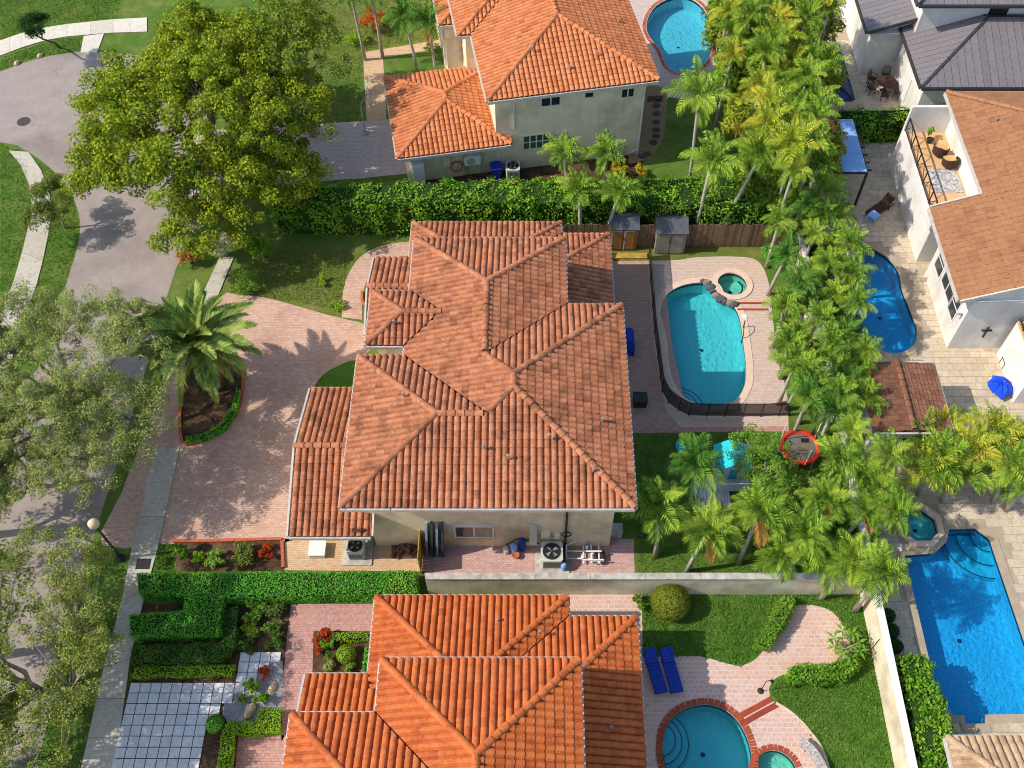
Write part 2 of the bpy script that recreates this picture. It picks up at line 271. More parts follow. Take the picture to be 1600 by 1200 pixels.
# ------------------------------------------------------------------ mesh building
class MB:
    def __init__(s): s.v = []; s.f = []
    def add(s, vs, fs):
        o = len(s.v); s.v += [tuple(v) for v in vs]; s.f += [tuple(i+o for i in f) for f in fs]; return s
    def box(s, x0, x1, y0, y1, z0, z1):
        return s.add([(x0,y0,z0),(x1,y0,z0),(x1,y1,z0),(x0,y1,z0),(x0,y0,z1),(x1,y0,z1),(x1,y1,z1),(x0,y1,z1)],
                     [(0,3,2,1),(4,5,6,7),(0,1,5,4),(1,2,6,5),(2,3,7,6),(3,0,4,7)])
    def prism(s, poly, z0, z1):
        n = len(poly); a = sum(poly[i][0]*poly[(i+1)%n][1]-poly[(i+1)%n][0]*poly[i][1] for i in range(n))
        if a < 0: poly = poly[::-1]
        vs = [(x, y, z0) for x, y in poly]+[(x, y, z1) for x, y in poly]
        fs = [(i, (i+1) % n, n+(i+1) % n, n+i) for i in range(n)]
        tri = tessellate_polygon([[Vector((x, y, 0)) for x, y in poly]])
        for t in tri:
            a2 = sum(poly[t[i]][0]*poly[t[(i+1)%3]][1]-poly[t[(i+1)%3]][0]*poly[t[i]][1] for i in range(3))
            if a2 < 0: t = t[::-1]
            fs.append(tuple(n+i for i in t)); fs.append(tuple(t[::-1]))
        return s.add(vs, fs)
    def bar(s, a, b, w, h=None):
        a, b = Vector(a), Vector(b); h = h or w; d = (b-a).normalized()
        up = Vector((0,0,1)) if abs(d.z) < .95 else Vector((0,1,0))
        x = d.cross(up).normalized()*w/2; y = x.cross(d).normalized()*h/2
        return s.add([a-x-y,a+x-y,a+x+y,a-x+y,b-x-y,b+x-y,b+x+y,b-x+y], [(3,2,1,0),(4,5,6,7),(0,1,5,4),(1,2,6,5),(2,3,7,6),(3,0,4,7)])
    def tube(s, pts, rad, n=6, closed=False):
        pts = [Vector(p) for p in pts]; N = len(pts)
        if not hasattr(rad, '__len__'): rad = [rad]*N
        vs = []; px = None
        for i, p in enumerate(pts):
            if closed: d = pts[(i+1) % N]-pts[i-1]
            else: d = pts[min(i+1, N-1)]-pts[max(i-1, 0)]
            d.normalize()
            if px is None: px = d.orthogonal().normalized()
            else: px = (px-d*px.dot(d)).normalized() if (px-d*px.dot(d)).length > 1e-5 else d.orthogonal().normalized()
            py = d.cross(px)
            vs += [p+(px*math.cos(2*math.pi*k/n)+py*math.sin(2*math.pi*k/n))*rad[i] for k in range(n)]
        fs = []
        for i in range(N if closed else N-1):
            j = (i+1) % N
            fs += [(i*n+k, i*n+(k+1) % n, j*n+(k+1) % n, j*n+k) for k in range(n)]
        if not closed: fs += [tuple(range(n))[::-1], tuple((N-1)*n+k for k in range(n))]
        return s.add(vs, fs)
    def lathe(s, prof, c=(0,0,0), n=16):
        vs = []; m = len(prof)
        for r, z in prof: vs += [(c[0]+r*math.cos(2*math.pi*k/n), c[1]+r*math.sin(2*math.pi*k/n), c[2]+z) for k in range(n)]
        fs = [(i*n+k, i*n+(k+1) % n, (i+1)*n+(k+1) % n, (i+1)*n+k) for i in range(m-1) for k in range(n)]
        fs += [tuple(range(n))[::-1], tuple((m-1)*n+k for k in range(n))]
        return s.add(vs, fs)
    def sheet(s, rings, z):
        """flat face(s) of the first ring minus the others"""
        if len(rings) > 1:
            def ins(p, ring):
                c = False; j = len(ring)-1
                for i in range(len(ring)):
                    if (ring[i][1] > p[1]) != (ring[j][1] > p[1]) and p[0] < (ring[j][0]-ring[i][0])*(p[1]-ring[i][1])/(ring[j][1]-ring[i][1])+ring[i][0]: c = not c
                    j = i
                return c
            V, E = [], []
            for r in rings:
                o = len(V); V += [Vector((x, y)) for x, y in r]; E += [(o+i, o+(i+1) % len(r)) for i in range(len(r))]
            vo, eo, fo = delaunay_2d_cdt(V, E, [], 0, 1e-5)[:3]; fs = []
            for f in fo:
                c = sum((vo[i] for i in f), Vector((0, 0)))/len(f)
                if not ins(c, rings[0]) or any(ins(c, h) for h in rings[1:]): continue
                a = sum(vo[f[i]].x*vo[f[(i+1) % len(f)]].y-vo[f[(i+1) % len(f)]].x*vo[f[i]].y for i in range(len(f)))
                fs.append(tuple(f) if a > 0 else tuple(f)[::-1])
            return s.add([(v.x, v.y, z) for v in vo], fs)
        vl = [[Vector((x, y, 0)) for x, y in r] for r in rings]; fl = [v for r in vl for v in r]
        fs = []
        for t in tessellate_polygon(vl):
            a, b, c = (fl[i] for i in t)
            if (b-a).cross(c-a).z < 0: t = t[::-1]
            fs.append(tuple(t))
        return s.add([(v.x, v.y, z) for v in fl], fs)
    def mesh(s, name, m=None, smooth=False):
        me = bpy.data.meshes.new(name); me.from_pydata(s.v, [], s.f)
        if m: me.materials.append(m)
        if smooth: me.polygons.foreach_set('use_smooth', [True]*len(me.polygons))
        me.update(); return me
    def build(s, name, m, parent=None, smooth=False, loc=None, rz=0):
        o = obj(name, s.mesh(name, m, smooth), parent)
        if loc is not None: o.location = loc
        if rz: o.rotation_euler.z = rz
        return o
def obj(name, me, parent=None, matrix=None):
    o = bpy.data.objects.new(name, me); COL.objects.link(o)
    if parent is not None: o.parent = parent
    if matrix is not None: o.matrix_basis = matrix
    return o
def tag(o, label, cat, group=None, kind=None):
    if label: o['label'] = label
    if cat: o['category'] = cat
    if group: o['group'] = group
    if kind: o['kind'] = kind
    return o
def thing(name, label, cat, loc=(0,0,0), rz=0, group=None):
    o = bpy.data.objects.new(name, None); COL.objects.link(o); o.location = loc; o.rotation_euler.z = rz; o.empty_display_size = .3
    return tag(o, label, cat, group)
def struct(o): o['kind'] = 'structure'; return o
def raw_mesh(name, V, F, m, tint=None, smooth=False):
    """V (n,3), F (k,4) arrays"""
    me = bpy.data.meshes.new(name); V = np.asarray(V, np.float32); F = np.asarray(F, np.int32); k, c = F.shape
    me.vertices.add(len(V)); me.vertices.foreach_set('co', V.ravel())
    me.loops.add(k*c); me.loops.foreach_set('vertex_index', F.ravel())
    me.polygons.add(k); me.polygons.foreach_set('loop_start', np.arange(0, k*c, c, dtype=np.int32))
    me.polygons.foreach_set('loop_total', np.full(k, c, np.int32))
    if smooth: me.polygons.foreach_set('use_smooth', np.ones(k, bool))
    if tint is not None:
        a = me.attributes.new('tint', 'FLOAT', 'FACE'); a.data.foreach_set('value', np.asarray(tint, np.float32))
    me.materials.append(m); me.update(calc_edges=True); me.validate(); return me
# ------------------------------------------------------------------ pools (rings first: the ground is cut open for them)
def inflate(ring, d):
    n = len(ring); a = sum(ring[i][0]*ring[(i+1)%n][1]-ring[(i+1)%n][0]*ring[i][1] for i in range(n)); sg = 1 if a > 0 else -1
    out = []
    for i in range(n):
        p, q = Vector(ring[i-1]), Vector(ring[(i+1) % n]); t = (q-p).normalized(); nn = Vector((t.y, -t.x))*sg
        out.append((ring[i][0]+nn.x*d, ring[i][1]+nn.y*d))
    return out
def inside(p, ring):
    x, y = p[0], p[1]; c = False; n = len(ring); j = n-1
    for i in range(n):
        xi, yi = ring[i][:2]; xj, yj = ring[j][:2]
        if (yi > y) != (yj > y) and x < (xj-xi)*(y-yi)/(yj-yi)+xi: c = not c
        j = i
    return c
def circ(cx, cy, r, n=28, ry=None): return [(cx+r*math.cos(2*math.pi*k/n), cy+(ry or r)*math.sin(2*math.pi*k/n)) for k in range(n)]
P_MAIN = G(spl([(1100,441),(1065,446),(1040,462),(1031,488),(1037,512),(1042,540),(1044,566),(1050,592),(1064,616),(1088,632),(1122,636),(1150,626),(1164,603),(1167,575),(1163,540),(1158,503),(1150,482),(1136,473),(1124,463),(1116,448)], 4))
c = at(1144, 444); P_SPA = circ(c.x, c.y, .84)
P_NORTH = G(spl([(1060,-6),(1026,8),(1010,34),(1013,56),(1030,78),(1042,104),(1064,116),(1090,108),(1110,88),(1114,58),(1106,24),(1088,2)], 4))
P_KID = G(spl([(1345,388),(1378,396),(1402,420),(1410,452),(1422,484),(1433,515),(1428,540),(1404,553),(1376,548),(1350,526),(1332,490),(1328,440)], 4))
P_RECT = G([(1412,868),(1458,864),(1478,846),(1482,826),(1524,825),(1547,842),(1606,1015),(1640,1116),(1540,1118),(1540,1132),(1508,1132),(1506,1119),(1490,1119),(1467,1101)])
c = at(1435, 822); P_OCT = [(c.x+.92*math.cos(R(22.5+45*k)), c.y+.92*math.sin(R(22.5+45*k))) for k in range(8)]
P_SOUTH = G(spl([(1100,1101),(1066,1110),(1042,1134),(1035,1168),(1042,1204),(1070,1236),(1110,1248),(1150,1236),(1172,1206),(1172,1168),(1155,1130),(1130,1108)], 4))
c = at(1212, 1207); P_SSPA = circ(c.x, c.y, .86)
HOLES = [P_MAIN, P_SPA, P_NORTH, P_KID, P_RECT, P_OCT, P_SOUTH, P_SSPA]
M['mulch'] = mat('tan_gravel_mulch', L(176, 150, 118), L(120, 96, 72), 14, .95, .6, .1)
def ground(name, ring, z, m, holes=()):
    return struct(MB().sheet([ring]+list(holes), z).build(name, m))
big = [(-150, -60), (150, -60), (150, 190), (-150, 190)]
ground('lawn', big, 0, M['lawn'], HOLES)

def pool(name, label, ring, water, plaster, depth=1.0, wl=-.14, coping=None, cw=.3, ct=.035, parts=None):
    t = thing(name, label, 'pool', (ring[0][0], ring[0][1], 0)); ox, oy = ring[0]
    rg = [(x-ox, y-oy) for x, y in ring]; n = len(rg)
    a = sum(rg[i][0]*rg[(i+1)%n][1]-rg[(i+1)%n][0]*rg[i][1] for i in range(n))
    if a < 0: rg = rg[::-1]
    b = MB(); b.add([(x, y, .018) for x, y in rg]+[(x, y, -depth) for x, y in rg], [((i+1) % n, i, n+i, n+(i+1) % n) for i in range(n)])
    b.sheet([rg], -depth); b.build('basin', plaster, t)
    MB().sheet([rg], wl).build('water', water, t)
    bd = inflate(rg, -.006); MB().add([(x, y, -.01) for x, y in bd]+[(x, y, -.24) for x, y in bd], [((i+1) % n, i, n+i, n+(i+1) % n) for i in range(n)]).build('waterline_tiles', M['plaster_line'], t)
    cx_, cy_ = sum(p[0] for p in rg)/n, sum(p[1] for p in rg)/n; MB().lathe([(.11, -depth+.004), (.09, -depth+.012)], (cx_, cy_, 0), 12).build('drain', M['plaster_line'], t)
    if coping is not None:
        o = inflate(rg, cw); i0 = inflate(rg, -.03)
        k = MB(); vs = [(x, y, z) for r_, z in ((i0, -.05), (i0, ct), (o, ct), (o, -.02)) for x, y in r_]
        k.add(vs, [(j*n+i, j*n+(i+1) % n, (j+1)*n+(i+1) % n, (j+1)*n+i) for j in range(3) for i in range(n)])
        k.build('coping', coping, t)
    return t, rg
def brick_ring(t, rg, w, step, off=0.0, z=.04):
    """bricks laid on edge round a rim, too small to pick apart: one part"""
    n = len(rg); P = [Vector(p) for p in inflate(rg, off)]; k = MB(); acc = 0
    for i in range(n):
        a, b2 = P[i], P[(i+1) % n]; d = (b2-a); ln = d.length; d.normalize(); nn = Vector((d.y, -d.x))
        s = acc
        while s < ln:
            p = a+d*s; g = step*.42; hz = z+rnd.uniform(-.004, .004)
            q = [p-d*g, p+d*g, p+d*g+nn*w, p-d*g+nn*w]
            k.prism([(v.x, v.y) for v in q], 0, hz); s += step
        acc = s-ln
    o = k.build('coping_brick', M['brick'], t); o['kind'] = 'stuff'; return o
t, rg = pool('swimming_pool', 'freeform turquoise pool half in shade behind the central house', P_MAIN, M['water'], M['plaster'], 1.0, coping=M['coping'], cw=.34)
def arc_steps(t, ring, c, radii, a0, a1, z0=-.95, hh=.22):
    for k, r_ in enumerate(radii):
        pts = [(c[0]+r_*math.cos(R(a)), c[1]+r_*math.sin(R(a))) for a in np.linspace(a0, a1, 14)]
        poly = [(c[0], c[1])]+pts; z = -.3-.2*k
        s = MB().prism(poly, -1.0, z).build('step', M['plaster'], t)
        MB().tube([(x, y, z+.01) for x, y in pts], .022, 4).build('step_trim', M['plaster_line'], t)
o = P_MAIN[0]; c = at(1070, 622); arc_steps(t, rg, (c.x-o[0]-.25, c.y-o[1]-.2), [.6, .95, 1.3], -20, 110)
t2, rg2 = pool('spa', 'round green spa beside the turquoise pool of the central house', P_SPA, M['water_spa'], M['plaster'], .7, -.08, M['coping'], .3, .06)
MB().tube([(math.cos(R(a))*.62-.84, math.sin(R(a))*.62, -.3) for a in range(-150, 60, 15)], .05, 5).build('spa_bench', M['plaster_line'], t2)
w = MB()
for k, (x, y) in enumerate([(1098,440),(1104,442),(1110,449),(1113,456),(1119,462),(1126,468),(1132,472),(1140,474),(1146,476)]):
    p = at(x, y); MBk = MB(); r0 = .14+.05*(k % 3); MBk.lathe([(r0*.9, -.1), (r0, .06), (r0*.75, .15+.03*(k % 2)), (r0*.3, .19)], n=7)
    s = MBk.build('spillway_rock', M['shed_grey'] if k % 3 == 1 else M['shed_roof'], t); s.location = (p.x-o[0], p.y-o[1], 0); s.scale.x = 1.3
t, rg = pool('swimming_pool', 'blue oval pool behind the orange roofed north house', P_NORTH, M['water'], M['plaster_spark'], 1.0, coping=M['coping'], cw=.28); brick_ring(t, rg, .24, .12)
t, rg = pool('swimming_pool', 'deep blue kidney pool beside the brown roofed white house', P_KID, M['water_blue'], M['plaster_spark'], 1.1, coping=M['trav_base'], cw=.3)
t, rg = pool('swimming_pool', 'long angular deep blue pool at the lower right', P_RECT, M['water_blue'], M['plaster_spark'], 1.1, coping=M['trav_base'], cw=.36)
o = P_RECT[0]; c = at(1545, 835); arc_steps(t, rg, (c.x-o[0], c.y-o[1]), [.75, 1.35, 1.9], 170, 290)
t, rg = pool('spa', 'octagonal spa at the corner of the long blue pool', P_OCT, M['water'], M['plaster'], .5, -.02, M['coping'], .26, .16)
t, rg = pool('swimming_pool', 'rounded blue pool with red brick rim in the south yard', P_SOUTH, M['water'], M['plaster'], 1.0); brick_ring(t, rg, .26, .115, .01)
o = P_SOUTH[0]; c = at(1030, 1152); arc_steps(t, rg, (c.x-o[0], c.y-o[1]), [.7, 1.0, 1.3], -75, 75)
t, rg = pool('spa', 'round spa with red brick rim at the bottom edge', P_SSPA, M['water_spa'], M['plaster'], .6, -.05); brick_ring(t, rg, .24, .115, .01)

# ------------------------------------------------------------------ roads, walks, courts
E1, E2, E3 = .004, .008, .012
ground('street', G(spl([(-200,150),(-60,128),(0,112),(45,96),(100,84),(170,82),(300,110),(340,220),(318,330),(275,420),(215,620),(140,860),(100,980),(20,1260),(-260,1270),(-160,900),(-20,660),(70,560),(104,440),(120,390),(125,345),(110,300),(78,262),(35,232),(0,222),(-200,190)], 4)), E1, M['street'])
def walk(name, left, right, n, m, th=.05, mm=.012):
    """a concrete walk between two edges, laid as separate slabs"""
    base = G(left)+G(right)[::-1]; s = struct(MB().sheet([base], E2).build(name, M['soil']))
    def pt(line, f):
        f = f*(len(line)-1); i = min(int(f), len(line)-2); f -= i
        return Vector(at(line[i][0]*(1-f)+line[i+1][0]*f, line[i][1]*(1-f)+line[i+1][1]*f)[:2])
    for k in range(n):
        a, b2, c2, d = pt(left, k/n), pt(right, k/n), pt(right, (k+1)/n), pt(left, (k+1)/n)
        cc = (a+b2+c2+d)/4; q = [cc+(p-cc)*(1-mm) for p in (a, b2, c2, d)]
        o = MB().prism([(p.x-cc.x, p.y-cc.y) for p in q], 0, th-E2+rnd.uniform(-.003, .003)).build('slab', m, s); o.location = (cc.x, cc.y, E2)
    return s
walk('sidewalk', [(-60,112),(0,88),(42,72),(90,59),(172,52),(230,50)], [(-60,88),(0,64),(42,50),(90,40),(172,31),(230,28)], 11, M['concrete_w'])
walk('driveway_apron', [(131,57),(126,83)], [(163,53),(152,83)], 1, M['concrete_w'])
walk('sidewalk', [(344,402),(326,440),(302,492)], [(366,402),(350,440),(330,492)], 3, M['concrete'])
walk('sidewalk', [(243,700),(205,862),(190,940),(165,1030),(124,1215)], [(281,700),(246,862),(228,925),(204,1030),(178,1215)], 12, M['concrete'])
walk('footpath', [(14,236),(42,270),(50,320),(42,370),(20,445),(-10,520),(-50,640)], [(45,238),(74,280),(82,330),(72,390),(58,445),(30,520),(0,640)], 9, M['concrete'])
ground('driveway', G(spl([(345,463),(372,461),(402,463),(450,474),(505,490),(545,500),(566,505),(577,520),(577,548),(552,564),(515,578),(492,602),(480,640),(466,740),(456,845),(300,848),(160,852),(190,770),(240,640),(285,540)], 3)), E2, M['paver'])
ground('walkway', G(spl([(534,496),(536,456),(546,425),(566,399),(600,383),(646,377)], 4, False)+spl([(646,399),(616,403),(591,416),(573,440),(566,468),(566,500)], 4, False)), E3, M['paver'])
ground('front_lawn', G(spl([(352,462),(362,425),(410,395),(480,385),(560,388),(548,418),(535,456),(534,490),(500,487),(450,472),(400,462)], 4)), .006, M['lawn_dry'])
ground('grass_bed', G(spl([(492,604),(515,580),(556,564),(560,610),(490,612)], 4)), E3, M['lawn_deep'])
ground('side_yard', G([(445,842),(663,842),(663,893),(445,891)]), E2, M['paver_tan'])
ground('utility_yard', G([(663,842),(990,842),(992,902),(663,902)]), E2+.002, M['paver_pink'])
ground('shrub_bed', G([(272,848),(441,845),(444,892),(276,892)]), E3, M['soil'])
ground('terrace', G([(930,408),(1035,407),(1050,540),(1080,676),(930,676)]), E1, M['paver_deck'], [])
ground('pool_deck', G(spl([(1014,408),(1060,406),(1090,402),(1150,401),(1184,408),(1200,438),(1206,482),(1215,560),(1229,612),(1232,656)], 4, False)+[(1232,674),(1068,674),(1040,640),(1026,560)]), E2, M['paver_cream'], [P_MAIN, P_SPA])
ground('paver_border', G([(985,669),(1232,666),(1233,673),(985,677)]), E3+.002, M['paver_red'])
ground('back_strip', G([(940,350),(1216,352),(1222,400),(1180,404),(940,407)]), E1, M['lawn_dry'])
ground('lounging_court', G(spl([(1000,1027),(1050,1026),(1095,1026),(1130,1035),(1155,1040),(1178,1032),(1195,1012),(1206,988),(1216,965),(1236,949),(1265,945),(1300,956),(1322,985),(1330,1010),(1318,1035),(1290,1046),(1260,1049),(1235,1051),(1212,1060),(1202,1075),(1205,1092),(1216,1101),(1240,1118),(1265,1145),(1285,1175),(1296,1212)], 3, False)+[(1300,1290),(1000,1290)]), E2, M['paver_s'], [P_SOUTH, P_SSPA])
ground('back_lawn', G([(1000,926),(1346,926),(1420,1330),(1000,1330)]), E1, M['lawn_deep'], [P_SOUTH, P_SSPA])
ground('side_walk_court', G([(870,926),(1002,926),(1005,1032),(870,1032)]), E2+.002, M['paver_s'])
ground('garden_soil', G([(200,944),(460,944),(445,1140),(375,1290),(170,1290),(206,1062)]), E1, M['soil'])
ground('entry_path', G([(455,944),(600,944),(600,1070),(480,1070),(440,1160),(438,1120),(448,1000)]), E2, M['paver_red'])
ground('entry_court', G([(372,1150),(470,1148),(470,1290),(360,1290)]), E2, M['paver_red'])
ground('planting_bed', G([(490,986),(590,986),(590,1060),(488,1058)]), E3, M['soil'])
ground('gravel_bed', G(spl([(378,1062),(412,1040),(441,1032),(439,1105),(412,1112),(402,1130),(362,1132),(348,1106)], 3)), E3, M['gravel'])
ground('north_driveway', G([(300,205),(450,197),(570,189),(612,186),(642,190),(648,270),(560,279),(490,284),(300,305)]), E2, M['paver_n'])
ground('north_path', G([(567,83),(598,80),(604,188),(573,191)]), E2+.002, M['paver_tan'])
ground('entry_walk', G([(567,82),(690,62),(692,75),(598,91),(567,91)]), E3, M['paver_tan'])
ground('north_lawn', G(spl([(490,-40),(700,-40),(690,60),(600,84),(540,90),(480,80)], 3)), E1, M['lawn_dry'])
ground('north_side_bed', G([(640,225),(1005,205),(1005,292),(640,285)]), E1, M['soil'])
ground('stone_path_bed', G(spl([(1003,140),(1040,140),(1040,185),(1036,215),(1018,243),(985,256),(984,240),(1000,210)], 3)), E2, M['mulch'])
ground('north_pool_deck', G([(970,-40),(1170,-40),(1150,120),(1090,160),(1010,145),(960,60)]), .006, M['paver_n'], [P_NORTH])
sp = struct(MB().sheet([G([(1012,150),(1036,150),(1034,160),(1011,160)])], E3).build('stepping_stones', M['soil']))
for x, y in [(1027,153),(1026,165),(1026,178),(1025,191),(1025,203),(1025,213),(1021,223),(1012,241),(1003,245)]:
    p = at(x, y); o = MB().prism([(rnd.uniform(.8, 1)*.3*math.cos(k*1.05), rnd.uniform(.8, 1)*.24*math.sin(k*1.05)) for k in range(6)], 0, .05).build('stone', M['manhole'], sp); o.location = (p.x, p.y, E3)
# right-hand neighbours: travertine laid piece by piece
RB = G([(1262,-60),(1750,-60),(1900,1350),(1450,1350),(1372,905),(1350,760),(1318,600),(1290,470),(1262,330)])
tb = ground('stone_terrace', RB, E1, M['trav_base'], [P_KID, P_RECT, P_OCT])
big_k = [inflate(P_KID, .26), inflate(P_RECT, .3), inflate(P_OCT, .3)]
if sum(P_KID[i][0]*P_KID[(i+1)%len(P_KID)][1]-P_KID[(i+1)%len(P_KID)][0]*P_KID[i][1] for i in range(len(P_KID))) == 0: pass
cells = []
row = 0; y = 4.0
while y < 57:
    x = 13.6-(.3 if row % 2 else 0)
    while x < 27.5:
        wl = rnd.choice((.41, .61, .61, .82)); cx, cy = x+wl/2, y+.205
        if inside((cx, cy), RB) and not any(inside(q, k) for k in big_k for q in ((cx, cy), (x+.06, y+.06), (x+wl-.06, y+.34), (x+.06, y+.34), (x+wl-.06, y+.06))): cells.append((x, y, wl))
        x += wl
    y += .41; row += 1
slab_me = {wl: MB().box(-wl/2+.008, wl/2-.008, -.197, .197, 0, .022).mesh('slab', M['trav']) for wl in (.41, .61, .82)}
cells.sort(key=lambda q: (q[0]-19)**2*.3+(q[1]-14)**2)
rest = MB(); tints = []
for k, (x, y, wl) in enumerate(cells):
    if k < 300: o = obj('slab', slab_me[wl], tb); o.location = (x+wl/2, y+.205, E2+rnd.uniform(0, .004))
    else:
        z = E2+rnd.uniform(0, .004); rest.box(x+.008, x+wl-.008, y+.008, y+.402, z, z+.022); tints += [rnd.random()]*6
o = rest.build('paving_slabs', M['trav'], tb); o['kind'] = 'stuff'
a = o.data.attributes.new('tint', 'FLOAT', 'FACE'); a.data.foreach_set('value', tints)
# white slab court at the lower left
sc = struct(MB().sheet([G([(203,1064),(372,1064),(378,1015),(444,1012),(440,1040),(392,1068),(352,1130),(318,1290),(160,1290)])], E2).build('slab_court', M['soil']))
p0 = at(205, 1067); pit = .446
me = MB().box(-.205, .205, -.205, .205, 0, .05).mesh('slab', M['slab'])
for r_ in range(-3, 12):
    lo, hi = (10, 13) if r_ == -3 else (10, 12) if r_ == -2 else (10, 11) if r_ == -1 else (0, 10) if r_ == 0 else (0, 9) if r_ == 1 else (0, 8) if r_ < 4 else (0, 7)
    for c_ in range(lo, hi+1):
        o = obj('slab', me, sc); o.location = (p0.x+(c_+.5)*pit, p0.y-(r_+.5)*pit, E2+.002); o.rotation_euler.z = rnd.uniform(-.008, .008)
p = at(37, 190); o = MB().lathe([(.42, 0), (.42, .01), (.34, .016), (.1, .016)], n=20).build('manhole_cover', M['manhole'], loc=(p.x, p.y, E1)); tag(o, 'dark round iron manhole cover in the pale street', 'manhole cover')
o = MB().box(-.32, .32, -.26, .26, 0, .012).build('meter_cover', M['dark'], loc=at(224, 881, .052)); tag(o, 'dark rectangular meter cover set in the sidewalk slab', 'cover')
# ------------------------------------------------------------------ roofs
def clip(P, g):
    a, b, c = g; out = []; n = len(P)
    for i in range(n):
        p, q = P[i], P[(i+1) % n]; dp, dq = a*p[0]+b*p[1]+c, a*q[0]+b*q[1]+c
        if dp >= 0: out.append(p)
        if (dp > 0 > dq) or (dp < 0 < dq):
            t = dp/(dp-dq); out.append((p[0]+(q[0]-p[0])*t, p[1]+(q[1]-p[1])*t))
    return out
def area(P): return abs(sum(P[i][0]*P[(i+1)%len(P)][1]-P[(i+1)%len(P)][0]*P[i][1] for i in range(len(P))))/2 if len(P) > 2 else 0
FR = {'S': ((1,0),(0,1)), 'N': ((-1,0),(0,-1)), 'W': ((0,-1),(1,0)), 'E': ((0,1),(-1,0))}
def rect(x0, x1, y0, y1, g=''): return dict(x0=x0, x1=x1, y0=y0, y1=y1, g=g)
def planes(r, z0, s):
    P = {'S': (0, s, z0-s*r['y0']), 'N': (0, -s, z0+s*r['y1']), 'W': (s, 0, z0-s*r['x0']), 'E': (-s, 0, z0+s*r['x1'])}
    return {k: v for k, v in P.items() if k not in r['g']}
def hgt(r, z0, s, x, y):
    if not (r['x0'] < x < r['x1'] and r['y0'] < y < r['y1']): return -9
    return min(a*x+b*y+c for a, b, c in planes(r, z0, s).values())
def sub(u, v): return (u[0]-v[0], u[1]-v[1], u[2]-v[2])
def barrel_tile(du, dv):
    W2, Ln = du/2, dv+.06; prof = []
    for k in range(7):
        a = math.pi*(1-k/6); ca_ = math.cos(a); prof.append((.122*(abs(ca_)**.85)*(1 if ca_ > 0 else -1), .004+.105*math.sin(max(a, 0) if a < 3.14 else 3.1415)**.7))
    prof = [(-W2-.002, -.004)]+prof+[(W2+.002, -.004)]
    n = len(prof); V = [(x, 0, z+.032) for x, z in prof]+[(x*.96, Ln, z*.96-.002) for x, z in prof]+[(x, 0, z+.032) for x, z in prof]+[(x, 0, max(z-.012, -.01)) for x, z in prof]
    F = [(i, i+1, n+i+1, n+i) for i in range(n-1)]+[(3*n+i, 3*n+i+1, 2*n+i+1, 2*n+i) for i in range(n-1)]
    return np.array(V), F
def flat_tile(du, dv):
    a, Ln = du/2-.006, dv+.05
    V = [(-a,0,.06),(a,0,.06),(a,Ln,.006),(-a,Ln,.006),(-a,0,.002),(a,0,.002)]
    return np.array(V), [(0,1,2,3),(4,5,1,0),(1,5,2,2),(4,0,3,3)]
